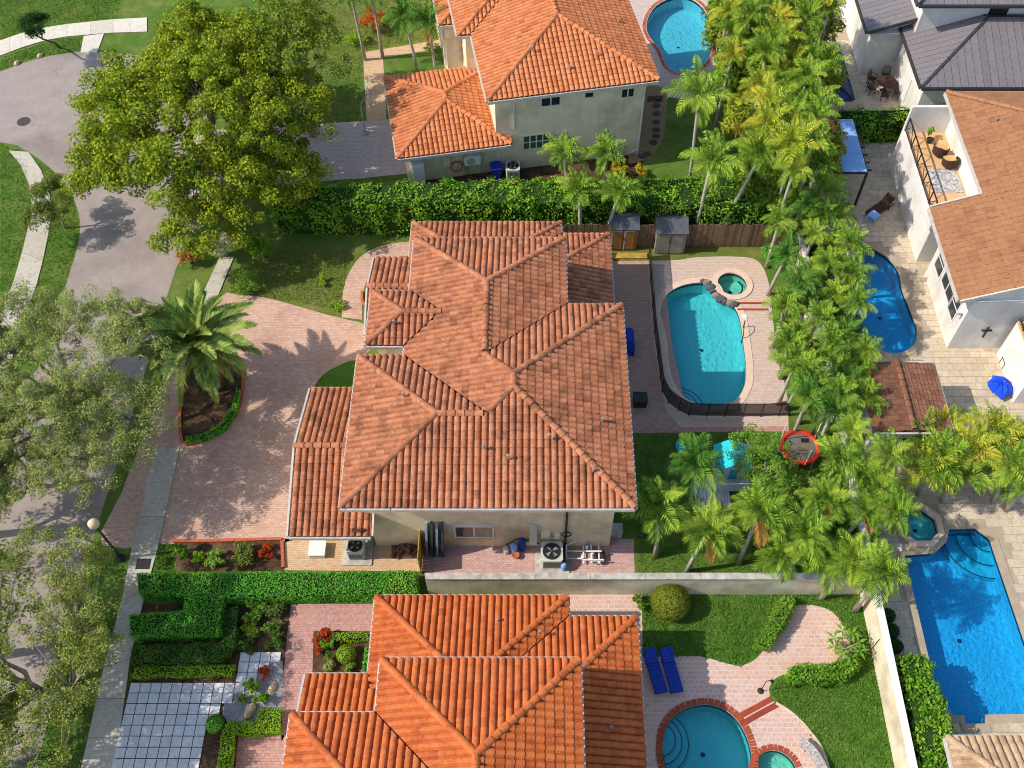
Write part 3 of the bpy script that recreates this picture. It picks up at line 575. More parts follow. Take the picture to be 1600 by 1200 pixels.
class House:
    def __init__(s, root, tile_mat, tile='barrel', du=.29, dv=.36):
        s.root = root; s.tm = tile_mat; s.whole = []; s.cut = MB(); s.cut_t = []; s.du, s.dv, s.kind = du, dv, tile
        s.deck = MB(); s.caps = []; s.panels = []; s.seams = []
        s.V, s.F = (barrel_tile if tile == 'barrel' else flat_tile)(du, dv)
    def tier(s, rects, z0, sl, skip=(), walls=True, over=.55, fascia=.18, wmat=None, fm=None, caps=True, over_s=None, wz=0):
        al = math.atan(sl); ca, sa = math.cos(al), math.sin(al)
        for i, A in enumerate(rects):
            PA = planes(A, z0, sl); corners = [(A['x0'],A['y0']),(A['x1'],A['y0']),(A['x1'],A['y1']),(A['x0'],A['y1'])]; polys = {}
            for key, pf in PA.items():
                P = corners
                for k2, p2 in PA.items():
                    if k2 != key: P = clip(P, sub(p2, pf)) if P else P
                if len(P) > 2 and area(P) > .02: polys[key] = P
            for key, P in polys.items():
                pf = PA[key]; subs = []
                for j, B in enumerate(rects):
                    if j == i: continue
                    Cn = []; cop = any(abs(p2[0]-pf[0])+abs(p2[1]-pf[1]) < 1e-9 and abs(p2[2]-pf[2]) < 1e-3 for p2 in planes(B, z0, sl).values())
                    for p2 in planes(B, z0, sl).values():
                        d = sub(p2, pf)
                        e = (.0001 if j < i else -.0001) if abs(d[0])+abs(d[1]) < 1e-9 else (.0004 if cop else .03*sl)
                        Cn.append((d[0], d[1], d[2]+e))
                    for gk, h in (('W', (1,0,-B['x0'])), ('E', (-1,0,B['x1'])), ('S', (0,1,-B['y0'])), ('N', (0,-1,B['y1']))):
                        if gk in B['g']: Cn.append(h)
                    subs.append(Cn)
                pieces = [P]
                for Cn in subs:
                    new = []
                    for Q in pieces:
                        rem = Q
                        for g in Cn:
                            o = clip(rem, (-g[0], -g[1], -g[2]))
                            if area(o) > .004: new.append(o)
                            rem = clip(rem, g)
                            if len(rem) < 3: break
                    pieces = new
                s.face(key, pf, A, P, pieces, subs, z0, ca, sa, skip)
            if caps:
                seen = set()
                for key, P in polys.items():
                    for k in range(len(P)):
                        p, q = P[k], P[(k+1) % len(P)]; m = ((p[0]+q[0])/2, (p[1]+q[1])/2)
                        if min(abs(m[0]-A['x0']), abs(m[0]-A['x1']), abs(m[1]-A['y0']), abs(m[1]-A['y1'])) < .01: continue
                        kk = (round(m[0], 2), round(m[1], 2))
                        if kk in seen or math.hypot(p[0]-q[0], p[1]-q[1]) < .1: continue
                        seen.add(kk); hz = lambda r: min(a*r[0]+b*r[1]+c for a, b, c in PA.values())
                        a3, b3 = Vector((*p, hz(p))), Vector((*q, hz(q)))
                        if a3.z > b3.z: a3, b3 = b3, a3
                        d = b3-a3; ln = d.length; nn = max(1, int(ln/.36))
                        for c_ in range(nn):
                            pt = a3+d*((c_+.1)/nn); mid = a3+d*((c_+.5)/nn)
                            if any(j != i and hgt(B, z0, sl, mid.x, mid.y) > mid.z-.02 for j, B in enumerate(rects)): continue
                            if any(k4[0] < mid.x < k4[1] and k4[2] < mid.y < k4[3] for k4 in skip): continue
                            s.caps.append((pt, d.normalized(), ln/nn))
            # fascia and soffit
            for (gk, p, q, nx, ny) in (('S', corners[0], corners[1], 0, -1), ('E', corners[1], corners[2], 1, 0), ('N', corners[2], corners[3], 0, 1), ('W', corners[3], corners[0], -1, 0)):
                ln = math.hypot(q[0]-p[0], q[1]-p[1]); n = max(2, int(ln/.2)); run = None
                gab = gk in A['g']
                def zz(pt): return hgt(A, z0, sl, min(max(pt[0], A['x0']+.001), A['x1']-.001), min(max(pt[1], A['y0']+.001), A['y1']-.001))
                for k in range(n+1):
                    t = (k+.5)/n; pt = (p[0]+(q[0]-p[0])*t, p[1]+(q[1]-p[1])*t)
                    hid = k == n or any(j < i and B['x0']-.01 < pt[0] < B['x1']+.01 and B['y0']-.01 < pt[1] < B['y1']+.01 for j, B in enumerate(rects)) or any(j != i and B['x0']-.01 < pt[0] < B['x1']+.01 and B['y0']-.01 < pt[1] < B['y1']+.01 and (B['x0']+.01 < pt[0]+nx*.02 < B['x1']-.01 and B['y0']+.01 < pt[1]+ny*.02 < B['y1']-.01) for j, B in enumerate(rects)) or any(k4[0] < pt[0] < k4[1] and k4[2] < pt[1] < k4[3] for k4 in skip)
                    if not hid and run is None: run = k
                    if (hid or (gab and abs(t-.5) < .5/n)) and run is not None:
                        f0, f1 = run/n, (k if hid else k+1)/n; run = None
                        a = (p[0]+(q[0]-p[0])*f0+nx*.075, p[1]+(q[1]-p[1])*f0+ny*.075); b = (p[0]+(q[0]-p[0])*f1+nx*.075, p[1]+(q[1]-p[1])*f1+ny*.075)
                        za, zb = (zz(a), zz(b)) if gab else (z0, z0)
                        top = .075 if gab else .0
                        MB().bar((a[0], a[1], za-fascia/2+top), (b[0], b[1], zb-fascia/2+top), .09, fascia).build('fascia', fm or M['gutter'], s.root)
            MB().sheet([corners], z0-.15-.004*i).build('soffit', M['white'], s.root)
            if walls:
                oS = over_s if over_s is not None else over; e = .004*i
                b = MB().box(A['x0']+over+e, A['x1']-over-e, A['y0']+oS+e, A['y1']-over-e, wz, z0-.152)
                for gk, X in (('W', A['x0']+over+e), ('E', A['x1']-over-e)):
                    if gk in A['g']:
                        y0, y1 = A['y0']+oS+e, A['y1']-over-e; ym = (A['y0']+A['y1'])/2; sg = .12 if gk == 'W' else -.12
                        zt = lambda yy: z0+sl*min(yy-A['y0'], A['y1']-yy)-.05
                        vs = [(X+d, yy, z_) for d in (0, sg) for yy, z_ in ((y0, z0-.152), (y1, z0-.152), (y1, zt(y1)), (ym, zt(ym)), (y0, zt(y0)))]
                        b.add(vs, [(0,1,2,3,4),(9,8,7,6,5),(0,5,6,1),(1,6,7,2),(2,7,8,3),(3,8,9,4),(4,9,5,0)])
                for gk, Y in (('S', A['y0']+oS+e), ('N', A['y1']-over-e)):
                    if gk in A['g']:
                        x0, x1 = A['x0']+over+e, A['x1']-over-e; xm = (A['x0']+A['x1'])/2; sg = .12 if gk == 'S' else -.12
                        zt = lambda xx: z0+sl*min(xx-A['x0'], A['x1']-xx)-.05
                        vs = [(xx, Y+d, z_) for d in (0, sg) for xx, z_ in ((x0, z0-.152), (x1, z0-.152), (x1, zt(x1)), (xm, zt(xm)), (x0, zt(x0)))]
                        b.add(vs, [(0,1,2,3,4),(9,8,7,6,5),(0,5,6,1),(1,6,7,2),(2,7,8,3),(3,8,9,4),(4,9,5,0)])
                b.build('wall', wmat or M['stucco'], s.root)
    def face(s, key, pf, A, P, pieces, subs, z0, ca, sa, skip):
        e, d = FR[key]; doff = {'S': A['y0'], 'N': -A['y1'], 'W': A['x0'], 'E': -A['x1']}[key]
        E3, T3, N3 = Vector((e[0], e[1], 0)), Vector((d[0]*ca, d[1]*ca, sa)), Vector((-d[0]*sa, -d[1]*sa, ca))
        for Q in pieces:
            n = len(Q); vs = [(x, y, pf[0]*x+pf[1]*y+pf[2]-.012) for x, y in Q]; s.deck.add(vs, [tuple(range(n)) if sum(Q[i][0]*Q[(i+1)%n][1]-Q[(i+1)%n][0]*Q[i][1] for i in range(n)) > 0 else tuple(range(n))[::-1]])
        us = [x*e[0]+y*e[1] for x, y in P]; vv = [(x*d[0]+y*d[1]-doff)/ca for x, y in P]
        plan = lambda u, v: (e[0]*u+d[0]*(doff+v*ca), e[1]*u+d[1]*(doff+v*ca))
        if s.kind == 'seam':
            du = s.du
            for i in range(int(min(us)//du), int(max(us)//du)+1):
                for Q in pieces:
                    q = clip(clip(Q, (e[0], e[1], -i*du-.012)), (-e[0], -e[1], (i+1)*du-.012))
                    if area(q) < .02: continue
                    s.panels.append([(x, y, pf[0]*x+pf[1]*y+pf[2]+.012) for x, y in q])
                    q2 = clip(clip(Q, (e[0], e[1], -i*du-.004)), (-e[0], -e[1], i*du+.004))
                    if len(q2) > 2:
                        w = sorted(((x*d[0]+y*d[1]-doff)/ca) for x, y in q2); lo, hi = plan(i*du, w[0]), plan(i*du, w[-1])
                        if w[-1]-w[0] > .1: s.seams.append(((lo[0], lo[1], z0+w[0]*sa+.03), (hi[0], hi[1], z0+w[-1]*sa+.03)))
            return
        inP = lambda q: all(((P[(k+1)%len(P)][0]-P[k][0])*(q[1]-P[k][1])-(P[(k+1)%len(P)][1]-P[k][1])*(q[0]-P[k][0]))*sgn >= -1e-6 for k in range(len(P)))
        sgn = 1 if sum(P[i][0]*P[(i+1)%len(P)][1]-P[(i+1)%len(P)][0]*P[i][1] for i in range(len(P))) > 0 else -1
        bad = lambda q: any(all(g[0]*q[0]+g[1]*q[1]+g[2] > 0 for g in Cn) for Cn in subs)
        edge = []; du, dv = s.du, s.dv
        for i in range(int(min(us)//du), int(max(us)//du)+1):
            for j in range(0, int(max(vv)/dv)+1):
                u0, v0 = i*du, j*dv-.03; cs = [plan(u, max(v, .01)) for u, v in ((u0, v0), (u0+du, v0), (u0+du, v0+dv), (u0, v0+dv))]; cc = plan(u0+du/2, max(v0, 0)+dv/2)
                if any(k[0] < cc[0] < k[1] and k[2] < cc[1] < k[3] for k in skip): continue
                io = [inP(q) and not bad(q) for q in cs]
                p = plan(u0+du/2, v0); o3 = Vector((p[0], p[1], z0+v0*sa))
                if all(io) and inP(cc) and not bad(cc): s.whole.append((o3, E3, T3, N3))
                elif any(io) or (inP(cc) and not bad(cc)) : edge.append((o3, E3, T3, N3, cc))
        for Q in pieces:
            x0, x1 = min(q[0] for q in Q)-.35, max(q[0] for q in Q)+.35; y0, y1 = min(q[1] for q in Q)-.35, max(q[1] for q in Q)+.35
            bm = bmesh.new(); lay = bm.faces.layers.float.new('tint')
            for o3, a, b, c, cc in edge:
                if not (x0 < cc[0] < x1 and y0 < cc[1] < y1): continue
                Mx = Matrix((a, b, c)).transposed(); vs = [bm.verts.new(Mx @ Vector(v)+o3) for v in s.V]; tt = (math.sin(o3.x*12.9+o3.y*78.2+o3.z*37.7)*43758.5) % 1
                for f in s.F:
                    f = tuple(dict.fromkeys(f)); fc = bm.faces.new([vs[k] for k in f]); fc[lay] = tt
            n = len(Q); sg = 1 if sum(Q[i][0]*Q[(i+1)%n][1]-Q[(i+1)%n][0]*Q[i][1] for i in range(n)) > 0 else -1
            for k in range(n):
                p, q = Q[k], Q[(k+1) % n]; dx, dy = q[0]-p[0], q[1]-p[1]; ln = math.hypot(dx, dy)
                if ln < 1e-4: continue
                on = all(abs((r_[0]*d[0]+r_[1]*d[1])-doff) < .01 for r_ in (p, q))
                nn = Vector((dy/ln*sg, -dx/ln*sg, 0))
                co = Vector((p[0], p[1], 0))+(nn*.06 if on else Vector())
                bmesh.ops.bisect_plane(bm, geom=bm.verts[:]+bm.edges[:]+bm.faces[:], plane_co=co, plane_no=nn, clear_outer=True)
            bm.verts.index_update(); s.cut.add([v.co[:] for v in bm.verts], [tuple(v.index for v in f.verts) for f in bm.faces]); s.cut_t += [f[lay] for f in bm.faces]; bm.free()
    def finish(s, n_parts=300, cap_mat=None):
        roof = s.deck.build('roof', M['deck'] if s.kind != 'seam' else M['seam'], s.root)
        bpy.context.view_layer.update()
        if s.kind == 'seam':
            for q in s.panels:
                n = len(q); c = tuple(sum(v[k] for v in q)/n for k in range(3)); w = [tuple(v[k]-c[k] for k in range(3)) for v in q]
                a = sum(w[i][0]*w[(i+1)%n][1]-w[(i+1)%n][0]*w[i][1] for i in range(n)); f = tuple(range(n)) if a > 0 else tuple(range(n))[::-1]
                lo = [(x, y, z-.012) for x, y, z in w]
                o = MB().add(w+lo, [f]+[(i, n+i, n+(i+1)%n, (i+1)%n) for i in range(n)]).build('panel', s.tm, roof); o.location = c
            for a, b in s.seams: MB().bar(a, b, .05, .06).build('seam', M['seam'], roof)
            for pt, d, ln in s.caps: MB().bar(pt-d*.02+Vector((0,0,.04)), pt+d*(ln+.02)+Vector((0,0,.04)), .16, .05).build('ridge_cap', M['seam'], roof)
            return roof
        mw = s.root.matrix_world; cam = Vector((0, 0, H))
        s.whole.sort(key=lambda w: (mw @ w[0]-cam).length)
        me = MB().add(s.V, [tuple(dict.fromkeys(f)) for f in s.F]).mesh('roof_tile', s.tm, s.kind == 'barrel')
        for o3, a, b, c in s.whole[:n_parts]:
            j = rnd.uniform(-.012, .012); Mx = Matrix((a, b, c)).transposed().to_4x4(); Mx.translation = o3+c*rnd.uniform(0, .006)
            obj('roof_tile', me, roof, Mx @ Matrix.Rotation(j, 4, 'Z'))
        restt = s.cut
        for o3, a, b, c in s.whole[n_parts:]:
            j = rnd.uniform(-.012, .012); up = rnd.uniform(0, .006); Mx = Matrix((a, b, c)).transposed() @ Matrix.Rotation(j, 3, 'Z')
            A = np.array(Mx); V = s.V @ A.T+np.array(o3+c*up)
            restt.add(V.tolist(), [tuple(dict.fromkeys(f)) for f in s.F]); s.cut_t += [rnd.random()]*len(s.F)
        if restt.f:
            o = restt.build('roof_tiles', s.tm, roof, s.kind == 'barrel'); o['kind'] = 'stuff'
            a = o.data.attributes.new('tint', 'FLOAT', 'FACE'); a.data.foreach_set('value', s.cut_t)
        prof = []
        cv = []
        for r0, y in ((.155, -.03), (.135, .40)):
            for k in range(7):
                a = math.pi*k/6; cv.append((r0*math.cos(a), y, r0*math.sin(a)*.9+.0+(.03 if y < 0 else 0)))
        cv += cv[:7]+[(x*.8, y, z-.03) for x, y, z in cv[:7]]
        cm = MB().add(cv, [(i+1, i, 7+i, 8+i) for i in range(6)]+[(14+i, 15+i, 22+i, 21+i) for i in range(6)]).mesh('ridge_tile', cap_mat or s.tm, True)
        for pt, d, ln in s.caps:
            x = d.cross(Vector((0,0,1))).normalized(); z = x.cross(d); Mx = Matrix((x, d, z)).transposed().to_4x4(); Mx.translation = pt+Vector((0,0,.035))
            o = obj('ridge_tile', cm, roof, Mx @ Matrix.Rotation(rnd.uniform(-.02, .02), 4, 'Z') @ Matrix.Diagonal((1, ln/.36, 1, 1)))
        return roof
def window(root, x0, x1, z0, z1, y, face='S', sashes=2, panes=None, mull=0):
    """window in a wall that faces south (y = wall plane) or west (y = wall x, x0..x1 run along y)"""
    f = MB(); w = .07
    cor = (lambda a, d, z: (a, y-d, z)) if face == 'S' else (lambda a, d, z: (y-d, a, z))
    def bx(b, a0, a1, d0, d1, zz0, zz1):
        p, q = cor(a0, d0, zz0), cor(a1, d1, zz1); return b.box(min(p[0], q[0]), max(p[0], q[0]), min(p[1], q[1]), max(p[1], q[1]), zz0, zz1)
    bx(f, x0-w, x1+w, 0, .05, z0-w, z0); bx(f, x0-w, x1+w, 0, .05, z1, z1+w); bx(f, x0-w, x0, 0, .05, z0, z1); bx(f, x1, x1+w, 0, .05, z0, z1)
    fr = f.build('window', M['white'], root); pw = (x1-x0)/sashes
    for k in range(sashes):
        bx(MB(), x0+k*pw+.02, x0+(k+1)*pw-.02, .004, .016, z0+.004, z1-.004).build('pane', (panes or [M['glass']])[k % len(panes or [1])], fr)
        if k: bx(MB(), x0+k*pw-.035, x0+k*pw+.035, .004, .04, z0, z1).build('mullion', M['white'], fr)
    for k in range(mull):
        zz = z0+(z1-z0)*(k+1)/(mull+1); bx(MB(), x0, x1, .02, .034, zz-.03, zz+.03).build('glazing_bar', M['white'], fr)
    return fr
def vents(root, spots, roof_z):
    for x, y, z in spots:
        o = MB().lathe([(.05, -.1), (.05, .1), (.07, .11), (.07, .16), (.01, .18)], n=9).build('vent_pipe', M['shed_grey'], root); o.location = (x, y, z)
SLP = .30
# ---- central house
mh = thing('house', 'large central two storey house with weathered terracotta tile roof and beige walls', 'house')
h = House(mh, M['tile_a'])
UP = [rect(-5.65, 1.68, 19.2, 33.5), rect(-5.65, 4.28, 18.72, 29.3), rect(-7.72, 3.8, 18.72, 26.33), rect(-7.45, .4, 26.98, 30.12)]
h.tier(UP, 6.0, SLP, over=.6, over_s=1.1)
inn = [(-5.0, 1.05, 25, 32.8), (-5.0, 3.6, 20, 28.6), (-7.0, 0.5, 20, 25.6)]
h.tier([rect(-6.3, 1.66, 29.6, 37.45), rect(-3.8, 4.2, 28.6, 36.6)], 3.0, SLP, inn, over=.5)
h.tier([rect(-8.15, -3.2, 29.85, 34.9, 'WE')], 3.0, SLP, inn, over=.35)
h.tier([rect(-10.45, -6.9, 18.9, 26.6, 'WE')], 3.0, SLP, [(-7.0, -6, 20, 25.6)], over=.35, over_s=1.2)
h.finish()
Y = 19.82+.008
a, b = onY(713, 838, Y), onY(769, 824, Y); window(mh, a.x, b.x, a.z, b.z+.1, Y-.002, panes=[M['glass'], M['curtain']])
vents(mh, [(-.9, 20.6, 6.85), (.8, 21.4, 7.2), (3.1, 22.6, 6.55), (2.6, 20.1, 6.65), (-5.4, 23.6, 7.0), (-1.9, 21.0, 7.0), (-6.2, 27.9, 6.5)], 0)
MB().bar((1.62, Y-.06, .05), (1.62, Y-.06, 5.8), .09).bar((1.62, Y-.06, 5.78), (1.62, Y-1.0, 5.85), .09).build('downspout', M['brown_trim'], mh)
a = onY(833, 838, Y); MB().box(a.x-.17, a.x+.17, Y-.16, Y-.01, .5, 2.35).build('water_heater_cover', M['ac'], mh)
MB().box(a.x+.35, a.x+.75, Y-.13, Y-.01, 1.1, 1.6).box(a.x+.95, a.x+1.2, Y-.11, Y-.01, 1.0, 1.4).build('electric_box', M['stucco_n'], mh)
MB().tube([(a.x+1.5+.22*math.cos(k*.5), Y-.12, 1.5+.22*math.sin(k*.5)) for k in range(26)], .025, 5).build('coiled_hose', M['dark'], mh)
MB().tube([(a.x+4.9+.2*math.cos(k*.5), Y-.12, 1.35+.2*math.sin(k*.5)) for k in range(26)], .04, 5).build('coiled_hose', M['dark'], mh)
MB().bar((-7.05, 19.96, .05), (-7.05, 19.96, 2.8), .09).build('downspout', M['brown_trim'], mh)
MB().tube([(-7.7, 19.1, 3.15), (-7.3, 19.05, 3.2), (-7.1, 19.1, 3.12)], .09, 6).build('gutter_outlet', M['brown_trim'], mh)
# ---- south house
sh = thing('house', 'bright orange tile roofed house at the bottom edge of the view', 'house')
h = House(sh, M['tile_b'])
h.tier([rect(-5.5, 1.83, 1.0, 12.4), rect(-8.55, 1.5, 3.6, 10.4)], 6.0, SLP)
inn = [(-4.9, 1.25, 1.4, 11.8), (-7.9, -4, 4, 9.8)]
h.tier([rect(-6.4, 1.55, 8.0, 16.1), rect(-3.6, 4.36, .5, 15.2)], 3.0, SLP, inn, over=.5)
h.tier([rect(-8.9, -5.4, 5.0, 12.8, 'WE')], 3.0, SLP, inn+[(-6.4, -5, 12, 13)], over=.35)
h.finish(); vents(sh, [(-1.3, 14.9, 3.5), (3.1, 10.6, 3.55), (.4, 14.3, 3.75)], 0)
# ---- north house (turned ten degrees)
nrot = R(10.5); base = at(762, 158, 6.0)
nh = thing('house', 'cream two storey house with orange hip roof at the top centre', 'house', (base.x, base.y, 0), nrot)
h = House(nh, M['tile_c'])
h.tier([rect(0, 9.75, 0, 11.2), rect(-.8, 5.2, 6, 19)], 6.0, SLP, wmat=M['stucco_n'], over=.5, over_s=.75)
h.tier([rect(-5.35, 1.3, .1, 7.4)], 2.6, SLP, [(.5, 9, .75, 12)], wmat=M['stucco_n'], over=.45, over_s=.7)
h.tier([rect(-1.6, 3, 8.6, 16)], 5.0, SLP, [(.5, 9, .5, 15)], wmat=M['stucco_n'], over=.3)
h.finish(); vents(nh, [(3.0, 2.6, 7.1), (4.9, 1.3, 6.55), (6.6, 1.9, 6.8), (8.6, 5, 6.5)], 0)
yw = .75-.002
def wl(px, py):     # photo position on the north house's south wall
    u, v = (px-828)/FPX, (600-py)/FPX; d = Vector((u, SA+v*CA, -(CA-v*SA))); inv = Matrix.Rotation(-nrot, 3, 'Z')
    o = inv @ (Vector((0, 0, H))-nh.location); d = inv @ d; t = (yw-o.y)/d.y; return o+d*t
for (x0, y0, x1, y1, n, m) in [(846,166,875,150,2,0), (914,152,927,146,1,0), (971,152,991,137,2,0), (818,233,858,208,4,1)]:
    a, b = wl(x0, y0), wl(x1, y1); window(nh, a.x, b.x, min(a.z, b.z), max(max(a.z, b.z), min(a.z, b.z)+.5), yw, sashes=n, mull=m)
MB().bar((1.55, .69, 3.2), (1.55, .69, 5.8), .09).build('downspout', M['white'], nh)
MB().bar((9.2, .69, .1), (9.2, .69, 5.8), .09).build('downspout', M['white'], nh)
yl = .8
MB().box(-4.6, -3.9, yl-.75, yl-.02, 0, 1.9).build('cabinet', M['white'], nh)
MB().box(-2.75, -2.3, yl-.14, yl-.005, 1.0, 1.7).bar((-2.6, yl-.06, 0), (-2.6, yl-.06, 1), .06).box(-2.1, -1.9, yl-.1, yl-.005, .9, 1.2).build('meter_box', M['stucco_n'], nh)
MB().bar((-1.35, yl-.08, .05), (-1.35, yl-.08, 2.7), .12).build('downspout', M['dark'], nh)
MB().sheet([[(-2.4, 7.05), (.4, 7.05), (.4, 8.55), (-2.4, 8.55)]], .03).build('porch_floor', M['tile_b'], nh)
# ---- white house at the right with brown tiles
rh = thing('house', 'white stucco house with brown flat tile roof and roof balcony at the right edge', 'house')
h = House(rh, M['tile_r'], 'flat', .36, .5); s4 = .40; X0, ZE = 21.15, 4.3; XN = 23.6; ZN = ZE+s4*(XN-X0)
h.tier([rect(X0, X0+17, 31.0, 37.3, 'SN')], ZE, s4, skip=[(XN, 60, 37.28, 37.5)], over=.9, over_s=.25, wmat=M['white_wall'])
h.tier([rect(XN, XN+12.1, 36.0, 45.4, 'S')], ZN+.006, s4, over=.5, wmat=M['white_wall'], skip=[(20, 40, 30, 37.14)], caps=True)
h.finish(cap_mat=M['tile_r'])
vents(rh, [(25.3, 42.2, 6.0), (25.0, 35.6, 5.9)], 0)
xb0, xb1, yb0, yb1, zb = 21.75, 24.1, 37.32, 44.6, 3.05
MB().box(xb0, xb1, yb0, yb1, 2.8, zb).build('balcony_floor', M['balcony_tile'], rh)
MB().box(xb0+.02, xb1, yb0+.02, yb1-.02, 0, 2.798).build('lower_wall', M['white_wall'], rh)
MB().box(xb0-.1, xb1+.2, yb1, yb1+.2, 0, 4.9).build('parapet', M['white_wall'], rh)
MB().box(xb0-.12, xb0+.08, yb0, yb1, 2.6, zb+.12).build('kerb', M['white_wall'], rh)
rail = MB(); 
rail.bar((xb0, yb0, zb+1.05), (xb0, yb1, zb+1.05), .06).bar((xb0, yb0, zb+.2), (xb0, yb1, zb+.2), .04)
for k in range(6):
    yy = yb0+(yb1-yb0)*k/5.0; rail.bar((xb0, yy, zb), (xb0, yy, zb+1.05), .05)
    if k < 5:
        y2 = yb0+(yb1-yb0)*(k+1)/5; rail.bar((xb0, yy, zb+.2), (xb0, (yy+y2)/2, zb+1.03), .03).bar((xb0, (yy+y2)/2, zb+1.03), (xb0, y2, zb+.2), .03)
rail.build('railing', M['dark'], rh)
ww = MB().box(22.05, 22.1, 31.4, 31.5, .1, .2)
window(rh, 33.0, 34.6, 1.6, 3.2, X0+.9, 'W', 2); window(rh, 32.0, 32.9, 1.4, 2.9, X0+.9, 'W', 1, mull=1); window(rh, 34.9, 35.9, 1.4, 2.9, X0+.9, 'W', 1, mull=1)
a = onY(1540, 518, 31.25); MB().bar((a.x, 31.2, a.z-.42), (a.x, 31.2, a.z+.42), .07).bar((a.x-.26, 31.2, a.z+.14), (a.x+.26, 31.2, a.z+.14), .07).build('wall_cross', M['dark'], rh)
for yy, zz in ((35.4, 3.7), (31.5, 2.6)):
    MB().tube([(X0+.84, yy, zz), (X0+.6, yy, zz+.05), (X0+.55, yy, zz-.1)], .06, 6).build('wall_lamp', M['cap'], rh)
MB().box(24.6, 30, 27.8, 30.9, 0, 2.7).build('balcony_block', M['white_wall'], rh)
MB().box(24.6, 30, 27.8, 30.9, 2.702, 2.8).build('balcony_slab', M['balcony_tile'], rh)
r2 = MB().bar((24.65, 27.8, 3.75), (24.65, 30.9, 3.75), .06).bar((24.65, 27.8, 2.95), (24.65, 30.9, 2.95), .04).bar((24.65, 27.85, 3.75), (30, 27.85, 3.75), .06)
for k in range(22): r2.bar((24.65, 27.8+k*.145, 2.8), (24.65, 27.8+((k*5) % 22)*.145, 3.75), .022)
r2.build('railing', M['dark'], rh)
# ---- metal roofed houses at the top right
th = thing('house', 'white house with grey standing seam metal roof in the top right corner', 'house')
h = House(th, M['metal'], 'seam', .46)
h.tier([rect(23.4, 42, 48.1, 57.3)], 3.5, .35, [(23.7, 42, 53.0, 60)], wmat=M['white_wall'], fm=M['seam'], over=.35)
h.tier([rect(23.3, 42, 52.3, 64)], 6.2, .35, wmat=M['white_wall'], fm=M['seam'], over=.7)
h.tier([rect(21.2, 27.6, 53.4, 63, 'SN')], 3.5, .35, [(24, 30, 53, 64)], wmat=M['white_wall'], fm=M['seam'], over=.5)
h.finish()
a = onY(1475, 24, 53.0); window(th, 28.0, 29.2, 4.9, 5.6, 53.0, sashes=1)
for k, (x0, x1) in enumerate(((27.9, 29.9), (30.3, 31.6))): window(th, x0, x1, 1.2, 2.9, 48.45, sashes=2)
MB().box(25.6, 26.7, 48.0, 48.44, 2.2, 2.9).build('wall_air_conditioner', M['ac'], th)
MB().box(23.7, 23.74, 50.4, 51.6, .4, 2.2).build('shutter', M['white'], th)
gz = thing('pavilion', 'small pavilion with metal roof coloured shade blue beside the stone patio', 'pavilion')
h = House(gz, M['navy'], 'seam', .4)
h.tier([rect(16.7, 19.5, 48.0, 52.4)], 2.7, .45, walls=False, fm=M['seam'], fascia=.1); h.finish()
for x in (17.0, 19.2):
    for y in (48.3, 52.1): MB().box(x-.07, x+.07, y-.07, y+.07, 0, 2.55).build('post', M['white'], gz)
# ---- garden house
gh = thing('garden_house', 'small white garden house with brown shingle roof among the palms', 'shed')
h = House(gh, M['shingle'], 'flat', .3, .2)
h.tier([rect(16.05, 19.75, 24.35, 28.3, 'SN')], 2.7, .12, wmat=M['white_wall'], over=.12, fascia=.12, caps=True)
h.finish(300); window(gh, 17.6, 18.4, 1.8, 2.1, 24.47, sashes=1)
# ---- corner of a house at the bottom right
bh = thing('house', 'corner of a beige ribbed tile roof at the bottom right', 'house')
h = House(bh, M['tile_g']); a = at(1480, 1153, 3.0)
h.tier([rect(a.x, a.x+8, a.y-9, a.y)], 3.0, .35, wmat=M['white_wall']); h.finish()
# ------------------------------------------------------------------ foliage
rng = np.random.default_rng(11)
def unit(a): return a/np.maximum(np.linalg.norm(a, axis=1, keepdims=True), 1e-6)
def leaves(P, N, size, aspect=.5, jitter=.6):
    """one small folded leaf face per point; N is the way it tends to face"""
    n = len(P); N = unit(N+rng.normal(0, jitter, (n, 3))); T = unit(np.cross(N, rng.normal(0, 1, (n, 3)))); B = np.cross(N, T)
    s = (size*rng.uniform(.6, 1.35, n))[:, None]; a, b = T*s*.5, B*s*.5*aspect
    V = np.stack([P-a, P+b+N*s*.08, P+a, P-b+N*s*.08], 1).reshape(-1, 3); F = np.arange(n*4).reshape(-1, 4)
    return V, F
def leaf_obj(name, P, N, size, m, parent, aspect=.5, jitter=.6):
    V, F = leaves(P, N, size, aspect, jitter); o = obj(name, raw_mesh(name, V, F, m, rng.random(len(F))), parent)
    return o
def crown_points(blobs, n_puffs, puff_r, n_leaves, shell=.55, flat=.8, under=.25):
    """leaf positions gathered in puffs spread through the outer part of a crown made of ellipsoids"""
    vol = np.array([b[3]*b[4]*b[5] for b in blobs])**.67; vol = vol/vol.sum(); C = []
    for b, w in zip(blobs, vol):
        k = max(3, int(n_puffs*w)); d = unit(rng.normal(0, 1, (k, 3))); d[:, 2] = np.where(d[:, 2] < -under, -d[:, 2], d[:, 2])
        r = rng.uniform(shell, 1.0, (k, 1))**.7; C.append(np.array(b[:3])+d*r*np.array(b[3:6]))
    C = np.concatenate(C); k = len(C); pr = puff_r*rng.uniform(.6, 1.4, k)
    idx = rng.integers(0, k, n_leaves); d = unit(rng.normal(0, 1, (n_leaves, 3))); d[:, 2] += .25; d = unit(d)
    r = rng.uniform(.25, 1, (n_leaves, 1))**.5; P = C[idx]+d*r*pr[idx][:, None]*np.array([1, 1, flat])
    return P, d+np.array([-.25, 0, .35]), C
